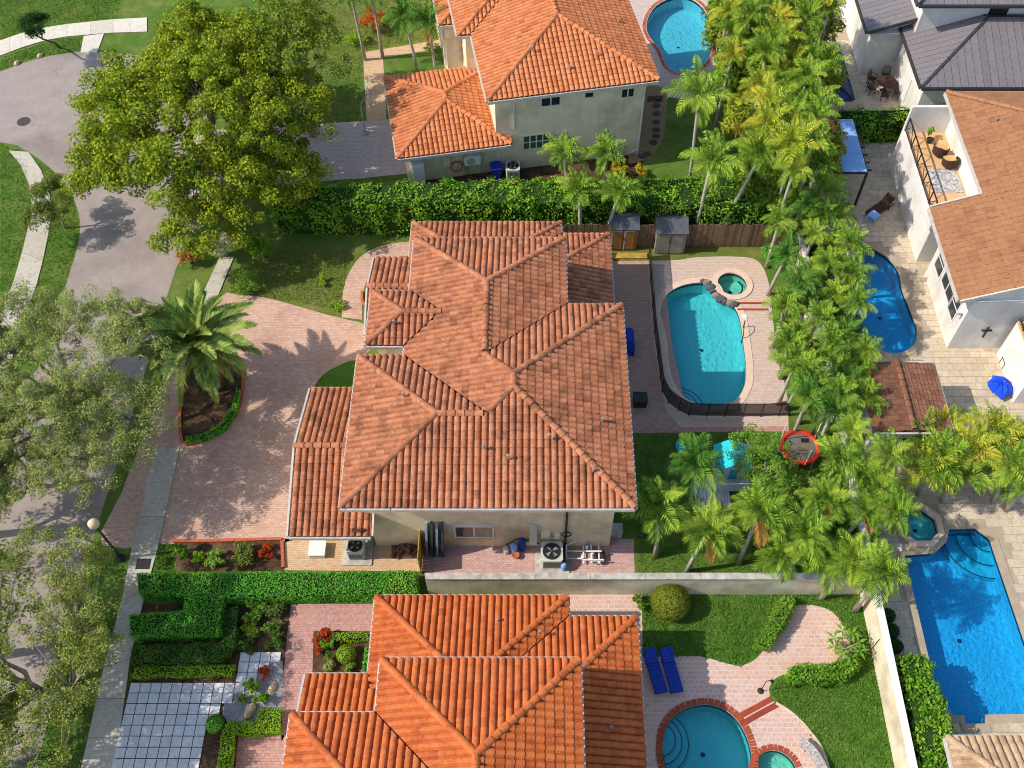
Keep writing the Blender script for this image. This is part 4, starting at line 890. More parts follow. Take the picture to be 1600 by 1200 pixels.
def limb(b, p, q, r0, r1, seg=4, wob=.12):
    p, q = Vector(p), Vector(q); pts = []; ln = (q-p).length
    for k in range(seg+1):
        t = k/seg; w = wob*ln*math.sin(math.pi*t)*.6
        pts.append(p.lerp(q, t)+Vector((rnd.uniform(-w, w), rnd.uniform(-w, w), w*.6)))
    b.tube(pts, [r0+(r1-r0)*k/seg for k in range(seg+1)], 5); return pts
def tree(name, label, base, blobs, trunk, leaf, bark, n_puffs, puff_r, n_leaves, size, aspect=.5, group=None, fork=.4, shell=.5, flat=.8, n_limb=9, twigs=60, under=.25, lean=(0, 0)):
    t = thing(name, label, 'tree', (base[0], base[1], 0), 0, group)
    bl = [(b[0]-base[0], b[1]-base[1], *b[2:]) for b in blobs]
    P, N, C = crown_points(bl, n_puffs, puff_r, n_leaves, shell, flat, under); leaf_obj('crown', P, N, size, leaf, t, aspect)
    b = MB(); top = Vector((lean[0], lean[1], trunk[1])); b.tube([(0, 0, -.05), (lean[0]*.3, lean[1]*.3, trunk[1]*.4), top], [trunk[0]*1.25, trunk[0], trunk[0]*.8], 8)
    ends = []
    for k in range(n_limb):
        c = Vector(C[rng.integers(0, len(C))]); mid = top.lerp(c, .62); mid.z += .2; ends.append(limb(b, top, mid, trunk[0]*.55, trunk[0]*.22))
    for k in range(twigs):
        c = Vector(C[rng.integers(0, len(C))]); e = min((p for en in ends for p in en[1:]), key=lambda p: (p-c).length) if ends else top
        limb(b, e, e.lerp(c, .95), trunk[0]*.16, .012, 3, .1)
    b.build('trunk', bark, t, True); return t
def shrub(label, px, py, r, h, leaf, n, size=.12, cat='shrub', name='shrub', group=None, z=0, aspect=.5, ball=False):
    p = at(px, py, h*.5); t = thing(name, label, cat, (p.x, p.y, z), 0, group)
    if ball:
        d = unit(rng.normal(0, 1, (n, 3))); P = d*np.array([r, r, h/2])*rng.uniform(.94, 1.02, (n, 1))+np.array([0, 0, h/2]); N = d*2
        MB().lathe([(.05, .02)]+[(r*.93*math.sin(a), h/2-h*.47*math.cos(a)) for a in np.linspace(.25, 2.9, 7)]+[(.05, h*.96)], n=12).build('inside', M['core'], t, True)
        leaf_obj('foliage', P, N, size, leaf, t, aspect, .45)
    else:
        k = max(5, int(r*r*30)); a = rng.uniform(0, 6.28, k); q = np.sqrt(rng.random(k))*r*.75
        bl = [(q[i]*math.cos(a[i]), q[i]*math.sin(a[i]), h*rng.uniform(.4, .8), r*.4, r*.4, h*.3) for i in range(k)]
        P, N, C = crown_points(bl, k*5, r*.22, n, .4); P[:, 2] = np.maximum(P[:, 2], .02); leaf_obj('foliage', P, N, size, leaf, t, aspect)
        b = MB()
        for i in range(min(k, 6)): b.tube([(0, 0, 0), bl[i][:3]], [.025, .01], 4)
        b.build('stem', M['bark_dark'], t)
    return t
def hedge(label, top_px, h, leaf, n, size=.12, rough=.05, group=None, name='hedge', aspect=.55, jit=.6):
    ring = [tuple(at(x, y, h)[:2]) for x, y in top_px]; a = sum(ring[i][0]*ring[(i+1)%len(ring)][1]-ring[(i+1)%len(ring)][0]*ring[i][1] for i in range(len(ring)))
    if a < 0: ring = ring[::-1]
    c = (sum(p[0] for p in ring)/len(ring), sum(p[1] for p in ring)/len(ring)); t = thing(name, label, 'hedge', (c[0], c[1], 0), 0, group)
    ring = [(x-c[0], y-c[1]) for x, y in ring]; core = inflate(ring, -.06)
    MB().prism(core, 0, h-.06).build('inside', M['core'], t)
    A = area(ring); per = sum(math.dist(ring[i], ring[(i+1) % len(ring)]) for i in range(len(ring))); ft = A/(A+per*h); nt_ = int(n*ft)
    xs, ys = [p[0] for p in ring], [p[1] for p in ring]; P, N = [], []
    while len(P) < nt_:
        q = (rnd.uniform(min(xs), max(xs)), rnd.uniform(min(ys), max(ys)))
        if inside(q, ring): P.append((q[0], q[1], h)); N.append((0, 0, 1.6))
    ln = [math.dist(ring[i], ring[(i+1) % len(ring)]) for i in range(len(ring))]
    for k in range(n-nt_):
        i = rnd.choices(range(len(ring)), ln)[0]; f = rnd.random(); p, q = ring[i], ring[(i+1) % len(ring)]; d = (q[0]-p[0], q[1]-p[1]); l = max(math.hypot(*d), 1e-6)
        P.append((p[0]+d[0]*f, p[1]+d[1]*f, rnd.uniform(.05, h))); N.append((d[1]/l*1.3, -d[0]/l*1.3, .5))
    P = np.array(P); N = np.array(N)
    wob = np.sin(P[:, :1]*2.3+P[:, 1:2]*1.7)+np.sin(P[:, :1]*5.1-P[:, 1:2]*4.3+1)+np.sin(P[:, 2:]*4+P[:, :1]*3)
    P = P+unit(N)*(wob*rough*.6+rng.normal(0, rough*.6, (len(P), 1))); P[:, 2] = np.maximum(P[:, 2], .03)
    leaf_obj('foliage', P, N, size, leaf, t, aspect, jit); return t
# ---- palms
def frond_mesh(name, m, a0, a1, pairs=15, leaf=.40, wid=.054, droop=.42, v=.28, paddle=False):
    n = 10; pts = [Vector((0, 0, 0))]
    for k in range(n):
        a = R(a0+(a1-a0)*((k+.5)/n)**.9); pts.append(pts[-1]+Vector((0, math.cos(a), math.sin(a)))/n)
    def P(t): f = t*n; i = min(int(f), n-1); return pts[i].lerp(pts[i+1], f-i), (pts[i+1]-pts[i]).normalized()
    b = MB(); b.tube([pts[i] for i in (0, 2, 4, 6, 8, 10)], [.018, .014, .011, .008, .005, .002], 4); nb = len(b.f); tint = [.5]*nb
    for k in range(pairs):
        t = .13+.86*(k+.5)/pairs; p, d = P(t); up = Vector((1, 0, 0)).cross(d).normalized()
        if up.z < 0: up = -up
        ll = leaf*(math.sin(math.pi*min(1, .18+.8*t))**.7)*rnd.uniform(.85, 1.1)
        for s in (-1, 1):
            w = (Vector((s, 0, 0))*(1-.45*t)+d*(.55+.5*t)+up*(v+rnd.uniform(-.12, .12))).normalized(); q = p+w*ll*.55; e = p+w*ll+Vector((0, 0, -droop*ll))
            pr = d*wid*.5
            o = len(b.v); b.v += [tuple(p-pr*.5), tuple(q-pr), tuple(e), tuple(q+pr), tuple(p+pr*.5)]; b.f.append((o, o+1, o+2, o+3, o+4) if s < 0 else (o+4, o+3, o+2, o+1, o)); tint.append(rnd.random())
    me = b.mesh(name, m); at_ = me.attributes.new('tint', 'FLOAT', 'FACE'); at_.data.foreach_set('value', tint); return me
FROND = {}
for key in ('frond', 'frond_dark', 'frond_yel', 'frond_dead'):
    FROND[key] = [frond_mesh('frond', M[key], 80, 20, 13, .34), frond_mesh('frond', M[key], 58, -30, 15, .40), frond_mesh('frond', M[key], 28, -60, 15, .40), frond_mesh('frond', M[key], 48, -50, 14, .38, v=.1), frond_mesh('frond', M[key], 66, -10, 14, .38, v=.4), frond_mesh('frond', M[key], 40, -20, 13, .40, v=.2)]
FROND['date'] = [frond_mesh('frond', M['frond_date'], 72, 30, 36, .22, .04, .08, .45), frond_mesh('frond', M['frond_date'], 48, -8, 38, .22, .04, .1, .4), frond_mesh('frond', M['frond_date'], 20, -35, 38, .22, .04, .12, .35), frond_mesh('frond', M['frond_date'], 0, -60, 34, .2, .028, .12, .3)]
def palm(label, px, py, z, size, kind='frond', n=12, group=None, lean=(0, 0), tr=.09, dead=0, name='palm_tree'):
    c = at(px, py, z); bx, by = c.x+lean[0], c.y+lean[1]; t = thing(name, label, 'palm', (bx, by, 0), 0, group)
    top = Vector((-lean[0], -lean[1], z)); pts = [Vector((0, 0, -.03)), Vector((-lean[0]*.25, -lean[1]*.25, z*.35)), Vector((-lean[0]*.7, -lean[1]*.7, z*.75)), top]
    MB().tube(pts, [tr*1.5, tr*1.05, tr*.95, tr*.8], 8).build('trunk', M['palm_bark'] if kind != 'date' else M['bark_dark'], t, True)
    if kind != 'date': MB().tube([top-Vector((0, 0, size*.3)), top-Vector((0, 0, size*.1)), top+Vector((0, 0, .06))], [tr*.95, tr*1.15, tr*.5], 7).build('crownshaft', M['frond_dark'], t, True)
    for k in range(n):
        f = k/n; v = 0 if f < .2 else (rnd.choice((1, 4, 5)) if f < .62 else (rnd.choice((3, 1)) if f < .8 else 2)) if kind != 'date' else (0 if f < .16 else (1 if f < .5 else (2 if f < .82 else 3))); a = k*2.39996+rnd.uniform(-.25, .25)
        key = 'frond_dead' if dead and f > 1-dead and kind != 'date' else kind
        o = obj('frond', FROND[key][v], t); o.location = top; o.rotation_euler = (rnd.uniform(-.12, .12), rnd.uniform(-.15, .15), a); s = size*rnd.uniform(.78, 1.15); o.scale = (s, s, s)
    return t
ORD = ['first', 'second', 'third', 'fourth', 'fifth', 'sixth', 'seventh', 'eighth', 'ninth', 'tenth', 'eleventh', 'twelfth', 'thirteenth', 'fourteenth', 'fifteenth', 'sixteenth', 'seventeenth', 'eighteenth', 'nineteenth', 'twentieth']

c = at(298, 205, 5.2)
tree('shade_tree', 'huge dense yellow green shade tree overhanging the cul-de-sac', (c.x+.2, c.y-.2),
     [(c.x, c.y, 5.2, 6.2, 5.9, 3.4), (c.x+2.6, c.y-3.0, 3.8, 3.6, 3.2, 2.2), (c.x-3.0, c.y+2.6, 4.8, 3.8, 3.8, 2.6), (c.x+.8, c.y+5.4, 5.4, 4.4, 3.6, 2.8), (c.x+4.6, c.y+2.4, 4.2, 3.4, 3.4, 2.2), (c.x+4.8, c.y-1.6, 3.4, 2.8, 2.6, 1.8), (c.x-3.8, c.y-1.4, 4.0, 3.0, 3.0, 2.2), (c.x+1.0, c.y-5.4, 3.0, 2.7, 1.9, 1.6), (c.x-1.0, c.y+7.2, 5.2, 3.0, 2.6, 2.4)],
     (.38, 2.6), M['leaf_big'], M['bark'], 690, .6, 162000, .16, .6, shell=.45, flat=.75, n_limb=14, twigs=160)
c = at(462, 95, 5.5)
tree('shade_tree', 'darker leafy tree with pale branches behind the huge shade tree', (c.x, c.y),
     [(c.x, c.y, 5.4, 3.0, 3.6, 2.8), (c.x-.8, c.y+2.8, 5.8, 3.0, 2.6, 2.2), (c.x-.2, c.y-3.4, 4.2, 2.0, 2.4, 2.0)],
     (.25, 2.4), M['leaf_big2'], M['bark'], 170, .55, 24000, .17, .55, shell=.4, n_limb=9, twigs=60)
c = at(125, 590, 5.0)
tree('oak_tree', 'sparse grey green oak spreading over the street at the left edge', (c.x-.6, c.y-.3),
     [(c.x, c.y+.6, 5.2, 4.6, 4.2, 2.2), (c.x-1.6, c.y-2.6, 5.0, 3.6, 2.8, 2.0), (c.x+1.8, c.y-1.8, 4.4, 2.7, 2.6, 1.8), (c.x+1.2, c.y-3.8, 4.4, 2.9, 2.3, 1.6), (c.x+.6, c.y+3.0, 4.6, 3.2, 1.8, 1.6), (c.x-3.6, c.y+.5, 5.0, 2.2, 2.6, 1.8), (c.x-2.2, c.y-4.6, 4.6, 2.6, 1.8, 1.6), (c.x-1.6, c.y-5.2, 4.6, 2.6, 1.6, 1.4), (c.x-4.6, c.y-2.8, 5.0, 2.8, 2.8, 1.8), (c.x-6.0, c.y+1.5, 5.2, 2.8, 3.4, 2.0), (c.x-4.0, c.y+3.6, 4.8, 2.6, 1.8, 1.5)],
     (.26, 2.6), M['leaf_oak'], M['bark'], 860, .40, 165000, .1, .45, shell=.4, flat=.55, n_limb=16, twigs=420)
c = at(45, 1040, 5.0)
tree('oak_tree', 'olive green oak filling the bottom left corner beside the sidewalk', (c.x-.4, c.y-.2),
     [(c.x, c.y, 5.0, 3.3, 3.6, 2.1), (c.x-1.6, c.y+2.4, 5.0, 3.2, 2.6, 2.0), (c.x+1.0, c.y+2.2, 4.4, 1.9, 2.2, 1.6), (c.x+.6, c.y-2.8, 4.6, 2.4, 2.4, 1.8), (c.x-2.0, c.y-2.4, 5.0, 2.6, 2.6, 1.8), (c.x+1.6, c.y+.2, 4.0, 1.6, 2.0, 1.4), (c.x-.6, c.y+4.6, 4.6, 2.4, 1.8, 1.6), (c.x-4.2, c.y+1.0, 5.0, 2.8, 3.6, 1.9), (c.x-4.2, c.y-3.0, 5.0, 2.8, 3.0, 1.9)],
     (.25, 2.4), M['leaf_oak2'], M['bark'], 430, .38, 66000, .1, .45, shell=.5, flat=.6, n_limb=14, twigs=320)
for k, (x, y) in enumerate([(-110, 560), (-130, 760), (-120, 960), (-130, 1150)]):
    c = at(x, y, 5.0); tree('oak_tree', 'street oak past the left edge, its crown just reaching the picture, '+ORD[k]+' from the top', (c.x, c.y), [(c.x, c.y, 5.2, 3.6, 3.4, 2.2), (c.x+1.4, c.y+.5, 4.6, 2.4, 2.6, 1.8)], (.22, 2.4), M['leaf_oak2'], M['bark'], 160, .5, 17000, .16, .5, 'street oaks at the left edge', n_limb=7, twigs=40, shell=.3)
c = at(57, 42, 2.7)
tree('small_tree', 'small round dark green tree on the lawn by the street', (at(94, 74)[0], at(94, 74)[1]), [(c.x, c.y, 2.7, 1.0, .9, .8)], (.07, 1.8), M['leaf_small'], M['bark_dark'], 40, .28, 3800, .13, .5, n_limb=5, twigs=14, lean=(c.x-at(94, 74)[0], c.y-at(94, 74)[1]))
c = at(78, 312, 2.3)
tree('small_tree', 'small olive street tree on the verge beside the cul-de-sac', (c.x, c.y), [(c.x, c.y, 2.3, 1.3, 1.6, .9), (c.x-.3, c.y-1.2, 1.9, 1.1, 1.0, .7), (c.x-.2, c.y+1.2, 2.0, 1.0, .9, .7)], (.07, 1.5), M['leaf_olive'], M['bark'], 90, .32, 8500, .13, .45, n_limb=6, twigs=24)
c = at(5, 690, 4.2)
tree('small_tree', 'yellow leaved tree cut by the left edge below the oak', (c.x, c.y), [(c.x, c.y, 4.0, .9, 2.4, 1.3), (c.x+.1, c.y-2.0, 3.8, .8, 1.2, 1.0)], (.1, 2.5), M['leaf_yellow'], M['bark'], 40, .4, 4500, .18, .55, n_limb=5, twigs=12)
shrub('white flowering shrub at the foot of the huge shade tree', 351, 388, .75, 1.3, M['leaf_white'], 1800, .12)
shrub('orange brown shrub under the huge shade tree', 296, 404, .7, .9, M['frond_dead'], 1200, .15)
shrub('light green shrub beside the concrete walk near the shade tree', 388, 440, 1.0, .7, M['leaf_shrub'], 1500, .12)
shrub('dark green shrub at the west end of the north hedge', 405, 388, .8, 1.3, M['leaf_hedge'], 1800, .14)
# ---- hedges
hedge('tall loose green hedge between the central house and the north house', [(428,312),(560,316),(820,318),(1040,318),(1195,322),(1198,272),(1000,280),(800,280),(620,286),(470,294),(420,302)], 2.7, M['leaf_hedge'], 26000, .17, .16, jit=.8)
hedge('long clipped bright green hedge with square return beside the sidewalk', [(214,895),(430,893),(649,892),(653,926),(348,932),(341,988),(203,992),(201,960),(286,954),(290,930),(215,926)], .95, M['leaf_clip'], 21000, .085, .03, jit=.7)
hedge('low dark hedge bending round the clipped hedge block', [(350,948),(371,948),(368,1008),(346,1034),(205,1037),(206,1010),(346,1004)], .5, M['leaf_shade'], 5200, .1, .07)
hedge('low lime green hedge above the white slab court', [(214,1042),(300,1040),(366,1038),(363,1053),(225,1056),(206,1056)], .42, M['leaf_lime'], 2600, .08, .04)
hedge('lime green L shaped hedge round the red paver court', [(355,1127),(402,1129),(404,1108),(439,1106),(437,1143),(366,1147),(357,1230),(336,1230),(345,1150)], .5, M['leaf_lime'], 4800, .085, .04)
hedge('tall dark hedge between the two white houses at the upper right', [(1311,172),(1400,170),(1484,163),(1482,178),(1400,188),(1312,192)], 1.8, M['leaf_hedge'], 5200, .16, .12)
hedge('loose leafy hedge along the boundary wall in the lower right', [(1406,1034),(1424,1020),(1446,1024),(1462,1070),(1480,1130),(1500,1290),(1458,1290),(1428,1130),(1414,1072)], 1.5, M['leaf_hedge'], 8000, .17, .14, jit=.9)
hedge('slanting leafy hedge between lawn and paver circle', [(1181,1004),(1204,1010),(1222,980),(1243,938),(1228,926),(1210,958)], .7, M['leaf_shrub'], 2800, .12, .09)
hedge('curved leafy hedge below the potted plant', [(1236,1040),(1262,1036),(1300,1042),(1336,1020),(1344,1036),(1322,1058),(1280,1066),(1240,1062)], .7, M['leaf_hedge'], 3600, .12, .09)
hedge('low curved hedge inside the brick edged palm island', [(290,682),(322,676),(346,660),(362,636),(370,606),(376,608),(369,642),(352,667),(324,683),(290,690)], .4, M['leaf_clip'], 2200, .08, .03)
hedge('small clipped hedge at the top of the planting bed', [(515,988),(583,988),(583,998),(515,1000)], .4, M['leaf_lime'], 1100, .08, .04)
hedge('short clipped hedge against the house wall in the planting bed', [(570,1012),(584,1010),(584,1052),(566,1054)], .45, M['leaf_clip'], 1000, .08, .04)
# ---- shrubs
shrub('round clipped topiary ball on the back lawn beside the wall', 1048, 940, .86, 1.5, M['leaf_ball'], 6500, .075, 'topiary', 'topiary_ball', ball=True)
shrub('small shrub beside the clipped topiary ball', 998, 941, .35, .5, M['leaf_shrub'], 500, .1)
shrub('bright round topiary ball in the planting bed', 541, 1022, .42, .75, M['leaf_lime'], 1700, .07, 'topiary', 'topiary_ball', ball=True)
shrub('round green bush at the corner of the white slab court', 336, 1131, .38, .7, M['leaf_clip'], 1300, .08, ball=True)
for k, (x, y) in enumerate([(1387,962),(1393,986),(1399,1010)]):
    shrub(ORD[k]+' dark ball shrub from the north behind the boundary wall', x, y, .34, .66, M['leaf_small'], 1100, .07, ball=True, group='ball shrubs behind the wall')
for lab, x, y, r_, h_, m_, n_ in [
    ('rounded bush at the west end of the bed below the driveway', 286, 862, .42, .8, 'leaf_hedge', 1100),
    ('lime bush second in the bed below the driveway', 308, 874, .4, .55, 'leaf_lime', 800),
    ('wide bush in the middle of the bed below the driveway', 340, 873, .55, .6, 'leaf_shrub', 1300),
    ('wide pale bush east in the bed below the driveway', 378, 868, .65, .65, 'leaf_olive', 1500),
    ('reddish flowering bush at the east end of the bed below the driveway', 416, 862, .45, .5, 'leaf_red', 700),
    ('leafy bush row start beside the entry path', 395, 952, .6, .55, 'leaf_shrub', 1100), ('leafy bush beside the top of the entry path', 428, 952, .55, .55, 'leaf_shade', 1000),
    ('lime bush in the garden bed left of the entry path', 395, 978, .5, .45, 'leaf_lime', 800), ('yellow green bush close to the entry path', 425, 978, .45, .5, 'leaf_shrub', 800),
    ('dark grassy bush above the upper white slabs', 388, 1003, .5, .4, 'leaf_shade', 800), ('dark grassy bush right of the upper white slabs', 428, 1003, .5, .4, 'leaf_shade', 800),
    ('rusty leaved bush beside the gravel bed', 416, 1052, .35, .35, 'leaf_red', 500),
    ('spiky green bush in the gravel bed', 398, 1075, .4, .5, 'leaf_hedge', 900), ('second green bush in the gravel bed beside the boulder', 408, 1092, .35, .5, 'leaf_hedge', 700),
    ('small olive bush left of the gravel bed boulder', 378, 1093, .3, .4, 'leaf_olive', 500),
    ('orange flowering plant in the planting bed corner', 508, 996, .38, .6, 'leaf_red', 700), ('orange spiky plant below the first in the planting bed', 497, 1008, .35, .5, 'leaf_red', 600),
    ('dark leafy plant left in the planting bed', 508, 1015, .42, .5, 'leaf_hedge', 900), ('grey rosette plant at the lower left of the planting bed', 514, 1043, .35, .35, 'leaf_oak', 600),
    ('pale shrub at the lower middle of the planting bed', 545, 1046, .35, .4, 'leaf_shrub', 600),
    ('red croton bush on the north front lawn', 580, 34, .9, 1.5, 'leaf_red', 2000), ('lime ground shrub beside the croton', 558, 60, .8, .6, 'leaf_lime', 1200),
    ('dark bush beside the red croton', 600, 30, .7, 1.1, 'leaf_hedge', 1200), ('bush by the corner of the north garage roof', 678, 82, .7, 1.2, 'leaf_shrub', 1100),
    ('bushy shrub below the north house window', 812, 236, .65, 1.5, 'leaf_hedge', 1800), ('dark shrub left of the north house window', 796, 224, .5, 1.3, 'leaf_shade', 900),
    ('yellow shrub in front of the north house hedge', 968, 266, .6, .9, 'leaf_yellow', 900), ('second yellow shrub in front of the north house hedge', 1003, 266, .5, .8, 'leaf_yellow', 700),
    ('leafy shrub under the tall palms by the hedge', 1210, 402, .8, 1.1, 'leaf_clip', 1500),
    ('bright bush at the edge of the pool deck by the wall', 1215, 500, .5, .9, 'leaf_clip', 900),
    ('small leafy plant in the pot on the roof balcony', 1450, 212, .3, .5, 'leaf_hedge', 400),
    ('green planting strip beside the dining set', 1408, 128, .4, .6, 'leaf_shrub', 700), ('second planting strip bush beside the dining set', 1415, 148, .4, .5, 'leaf_lime', 600),
    ('grassy clump on the front lawn near the walk', 505, 440, .35, .4, 'leaf_lime', 400), ('low lime shrub at the lower edge of the front lawn', 528, 478, .45, .35, 'leaf_lime', 600)]:
    z_ = 3.05 if 'balcony' in lab else 0
    s_ = shrub(lab, x, y, r_, h_, M[m_], n_, .11)
    if z_: s_.location = at(x, y, z_+.25)
c = at(1195, 735, 2.2)
tree('garden_tree', 'light green feathery garden tree beside the teal playhouse', (c.x, c.y), [(c.x, c.y, 2.4, 1.5, 2.0, 1.0), (c.x-.6, c.y+1.4, 2.2, 1.1, 1.0, .8), (c.x+.4, c.y-1.3, 2.2, 1.1, 1.0, .8)], (.07, 1.3), M['leaf_shrub'], M['bark'], 80, .3, 6000, .12, .45, n_limb=8, twigs=40, shell=.3)
# ---- palms
palm('stout date palm in the brick edged island of the driveway', 306, 532, 3.9, 3.1, 'date', 50, tr=.32, name='date_palm')
for lab, x, y, z, s, kd, ln in [
    ('tall palm with leaning trunk nearest the wooden fence', 1092, 150, 7.0, 2.3, 'frond', (.3, -.2)), ('tall palm just below the tallest one by the fence', 1112, 252, 5.6, 2.1, 'frond', (-.2, -.3)), ('tall palm leaning right over the fence', 1190, 240, 5.8, 1.9, 'frond', (-1.5, -.8)),
    ('slim palm left of the wooden shed, upper of the pair', 880, 240, 5.0, 1.6, 'frond', (.6, -.2)), ('slim palm left of the wooden shed, lower of the pair', 905, 296, 4.0, 1.5, 'frond', (.2, -.2)),
    ('palm behind the wooden shed, upper of the pair', 946, 240, 5.0, 1.6, 'frond', (.1, -.2)), ('palm behind the wooden shed with drooping crown', 968, 300, 4.0, 1.6, 'frond', (-.6, -.2)),
    ('slim palm at the top edge left of the croton', 548, -8, 5.0, 1.7, 'frond_dark', (.2, .2)), ('slim palm at the top edge above the croton', 580, -14, 5.0, 1.7, 'frond_dark', (.1, .1)),
    ('palm leaning beside the north house, left of two', 632, 28, 4.2, 1.9, 'frond_dark', (.5, -.3)), ('palm leaning beside the north house, right of two', 668, 34, 4.4, 1.9, 'frond_dark', (.3, -.4)),
    ('palm beside the south east corner of the central house', 1028, 792, 4.2, 1.95, 'frond', (.3, -.4)), ('dark palm left of the teal playhouse', 1085, 728, 4.0, 1.85, 'frond_dark', (.2, -.3)),
    ('palm on the side lawn with two pale trunks below', 1108, 830, 3.8, 1.95, 'frond', (-.5, -.2)), ('palm with curved trunk on the side lawn', 1186, 800, 4.2, 1.9, 'frond', (-.2, -.5)),
    ('palm above the end of the cream wall', 1256, 836, 3.8, 1.85, 'frond', (.0, -.5)), ('palm over the corner of the boundary walls', 1336, 876, 3.6, 1.7, 'frond', (-.6, -.2)),
    ('palm beside the octagonal spa', 1396, 800, 3.8, 1.5, 'frond', (-.4, .2)), ('palm in front of the garden house wall', 1388, 712, 3.6, 1.5, 'frond', (-.2, .2)),
    ('palm right of the red trampoline', 1310, 716, 3.8, 1.55, 'frond', (.2, .1)), ('palm just below the red trampoline', 1290, 782, 3.6, 1.6, 'frond', (.2, -.1)),
    ('palm right of the side lawn shrubs', 1352, 800, 3.4, 1.4, 'frond', (-.2, .1)), ('palm left of the red trampoline on the pool deck edge', 1262, 622, 3.6, 1.5, 'frond_dark', (.1, .1)),
    ('palm second left of the cream wall end', 1222, 868, 3.2, 1.6, 'frond', (.3, -.1)), ('palm between the trampoline and the garden house', 1345, 740, 3.4, 1.5, 'frond', (.1, .1)), ('palm leaning over the cream wall near its corner', 1292, 874, 3.2, 1.6, 'frond', (.1, .3)), ('palm whose shadow falls across the long blue pool', 1378, 894, 4.2, 1.6, 'frond', (0, 0)), ('palm above the octagonal spa', 1372, 764, 3.3, 1.5, 'frond', (.1, .1))]:
    palm(lab, x, y, z, s*.86, kd, 18, lean=ln, dead=rnd.choice((0, 0, .1)))
row = [(1232,285),(1296,296),(1262,322),(1218,345),(1312,338),(1272,366),(1330,382),(1230,398),(1290,412),(1334,430),(1250,440),(1304,462),(1226,478),(1340,474),(1280,496),(1248,520),(1318,522),(1352,548),(1290,560),(1242,570),(1326,592),(1276,606),(1350,622),(1304,640),(1330,672),(1210,308),(1246,360),(1322,456),(1262,474),(1300,536),(1300,384),(1232,536),(1336,566),(1262,580),(1312,616),(1284,340),(1246,310),(1270,428)]
row.sort(key=lambda q: q[1])
for k, (x, y) in enumerate(row):
    nm = ORD[k] if k < 20 else 'twenty-'+ORD[k-20] if k < 29 else 'thirtieth' if k == 29 else 'thirty-'+ORD[k-30]
    palm(nm+' palm from the north in the dense row along the boundary wall', x, y, 3.3+.5*math.sin(k*2.1), 1.12+.16*math.sin(k*1.3), 'frond' if k % 4 else 'frond_dark', 17, 'palms along the boundary wall', (rnd.uniform(-.4, .4), rnd.uniform(-.3, .3)))
grove = []
for r_ in range(9):
    for c_ in range(5):
        x = 1138+r_*4+c_*38+rnd.uniform(-10, 10); y = -12+r_*34+rnd.uniform(-10, 10)
        if x < 1300-(20 if r_ > 6 else 0) and (r_ < 8 or c_ > 1) and not (r_ > 3 and c_ == 0): grove.append((y, x))
grove.sort()
for k, (y, x) in enumerate(grove):
    palm((ORD+['twenty-'+q for q in ORD[:9]]+['thirtieth']+['thirty-'+q for q in ORD[:9]]+['fortieth']+['forty-'+q for q in ORD[:9]])[k]+' palm from the top edge in the tall grove by the blue awning', x, y, 6.0+rnd.uniform(-.7, .8), 1.4+rnd.uniform(-.25, .25), 'frond_yel' if k % 3 == 0 else 'frond', 16, 'palms of the tall grove', (rnd.uniform(-.3, .3), rnd.uniform(-.3, .3)), dead=.12 if k % 5 == 0 else 0)
gold = [(1440,690),(1476,672),(1515,700),(1552,672),(1590,690),(1468,722),(1540,728),(1500,740),(1580,730),(1440,735),(1610,750)]
for k, (x, y) in enumerate(sorted(gold)):
    palm(ORD[k]+' golden palm from the left in the clump above the long pool', x, y, 2.1+.5*(k % 3), 1.6, 'frond_yel' if k % 2 else 'frond', 16, 'golden palms above the long pool', (rnd.uniform(-.3, .3), rnd.uniform(-.2, .2)), dead=.2 if k % 3 == 0 else 0)
# ---- grass blades that roughen the lawns
def grass(name, label, ring_px, n, m, size=.13, excl=()):
    ring = G(ring_px); xs, ys = [p[0] for p in ring], [p[1] for p in ring]; P = []
    while len(P) < n:
        q = (rnd.uniform(min(xs), max(xs)), rnd.uniform(min(ys), max(ys)))
        if inside(q, ring) and not any(inside(q, e) for e in excl): P.append((q[0], q[1], .045))
    P = np.array(P); N = np.tile(np.array([[0, 0, .35]]), (n, 1)); o = leaf_obj(name, P, N, size, m, None, .3, .8); tag(o, label, 'grass', kind='stuff')
M['blade'] = leaf_mat('grass_blade', L(120, 160, 62), L(80, 120, 40), L(136, 164, 74), .3)
M['blade_dry'] = leaf_mat('dry_grass_blade', L(146, 158, 74), L(106, 124, 50), L(166, 156, 100), .3)
court = G([(1000,1027),(1095,1026),(1155,1042),(1190,1018),(1210,975),(1236,947),(1265,943),(1304,955),(1330,1010),(1290,1048),(1212,1062),(1202,1085),(1240,1118),(1285,1175),(1300,1290),(1000,1290)])
grass('grass', 'mown back lawn grass of the south yard', [(1003,928),(1344,928),(1398,1210),(1003,1210)], 15000, M['blade'], excl=[court])
grass('grass', 'side lawn grass under the palms by the boundary wall', [(992,680),(1300,678),(1345,898),(994,898)], 9000, M['blade'])
grass('grass', 'grass of the verge and lawn at the top left', [(-10,-10),(190,-10),(180,30),(90,38),(0,62)], 6000, M['blade'])
grass('grass', 'grass between the sidewalk and the cul-de-sac', [(0,90),(90,61),(128,58),(124,80),(60,88),(0,110)], 1800, M['blade'])
grass('grass', 'front lawn grass beside the curved walk', [(356,458),(366,425),(410,397),(480,388),(552,390),(535,456),(532,486),(450,470)], 4500, M['blade_dry'])
grass('grass', 'lawn grass in front of the north driveway', [(500,0),(690,0),(680,60),(566,80),(566,188),(490,194),(480,80)], 7000, M['blade_dry'], excl=[G([(565,80),(605,78),(606,190),(571,193)])])
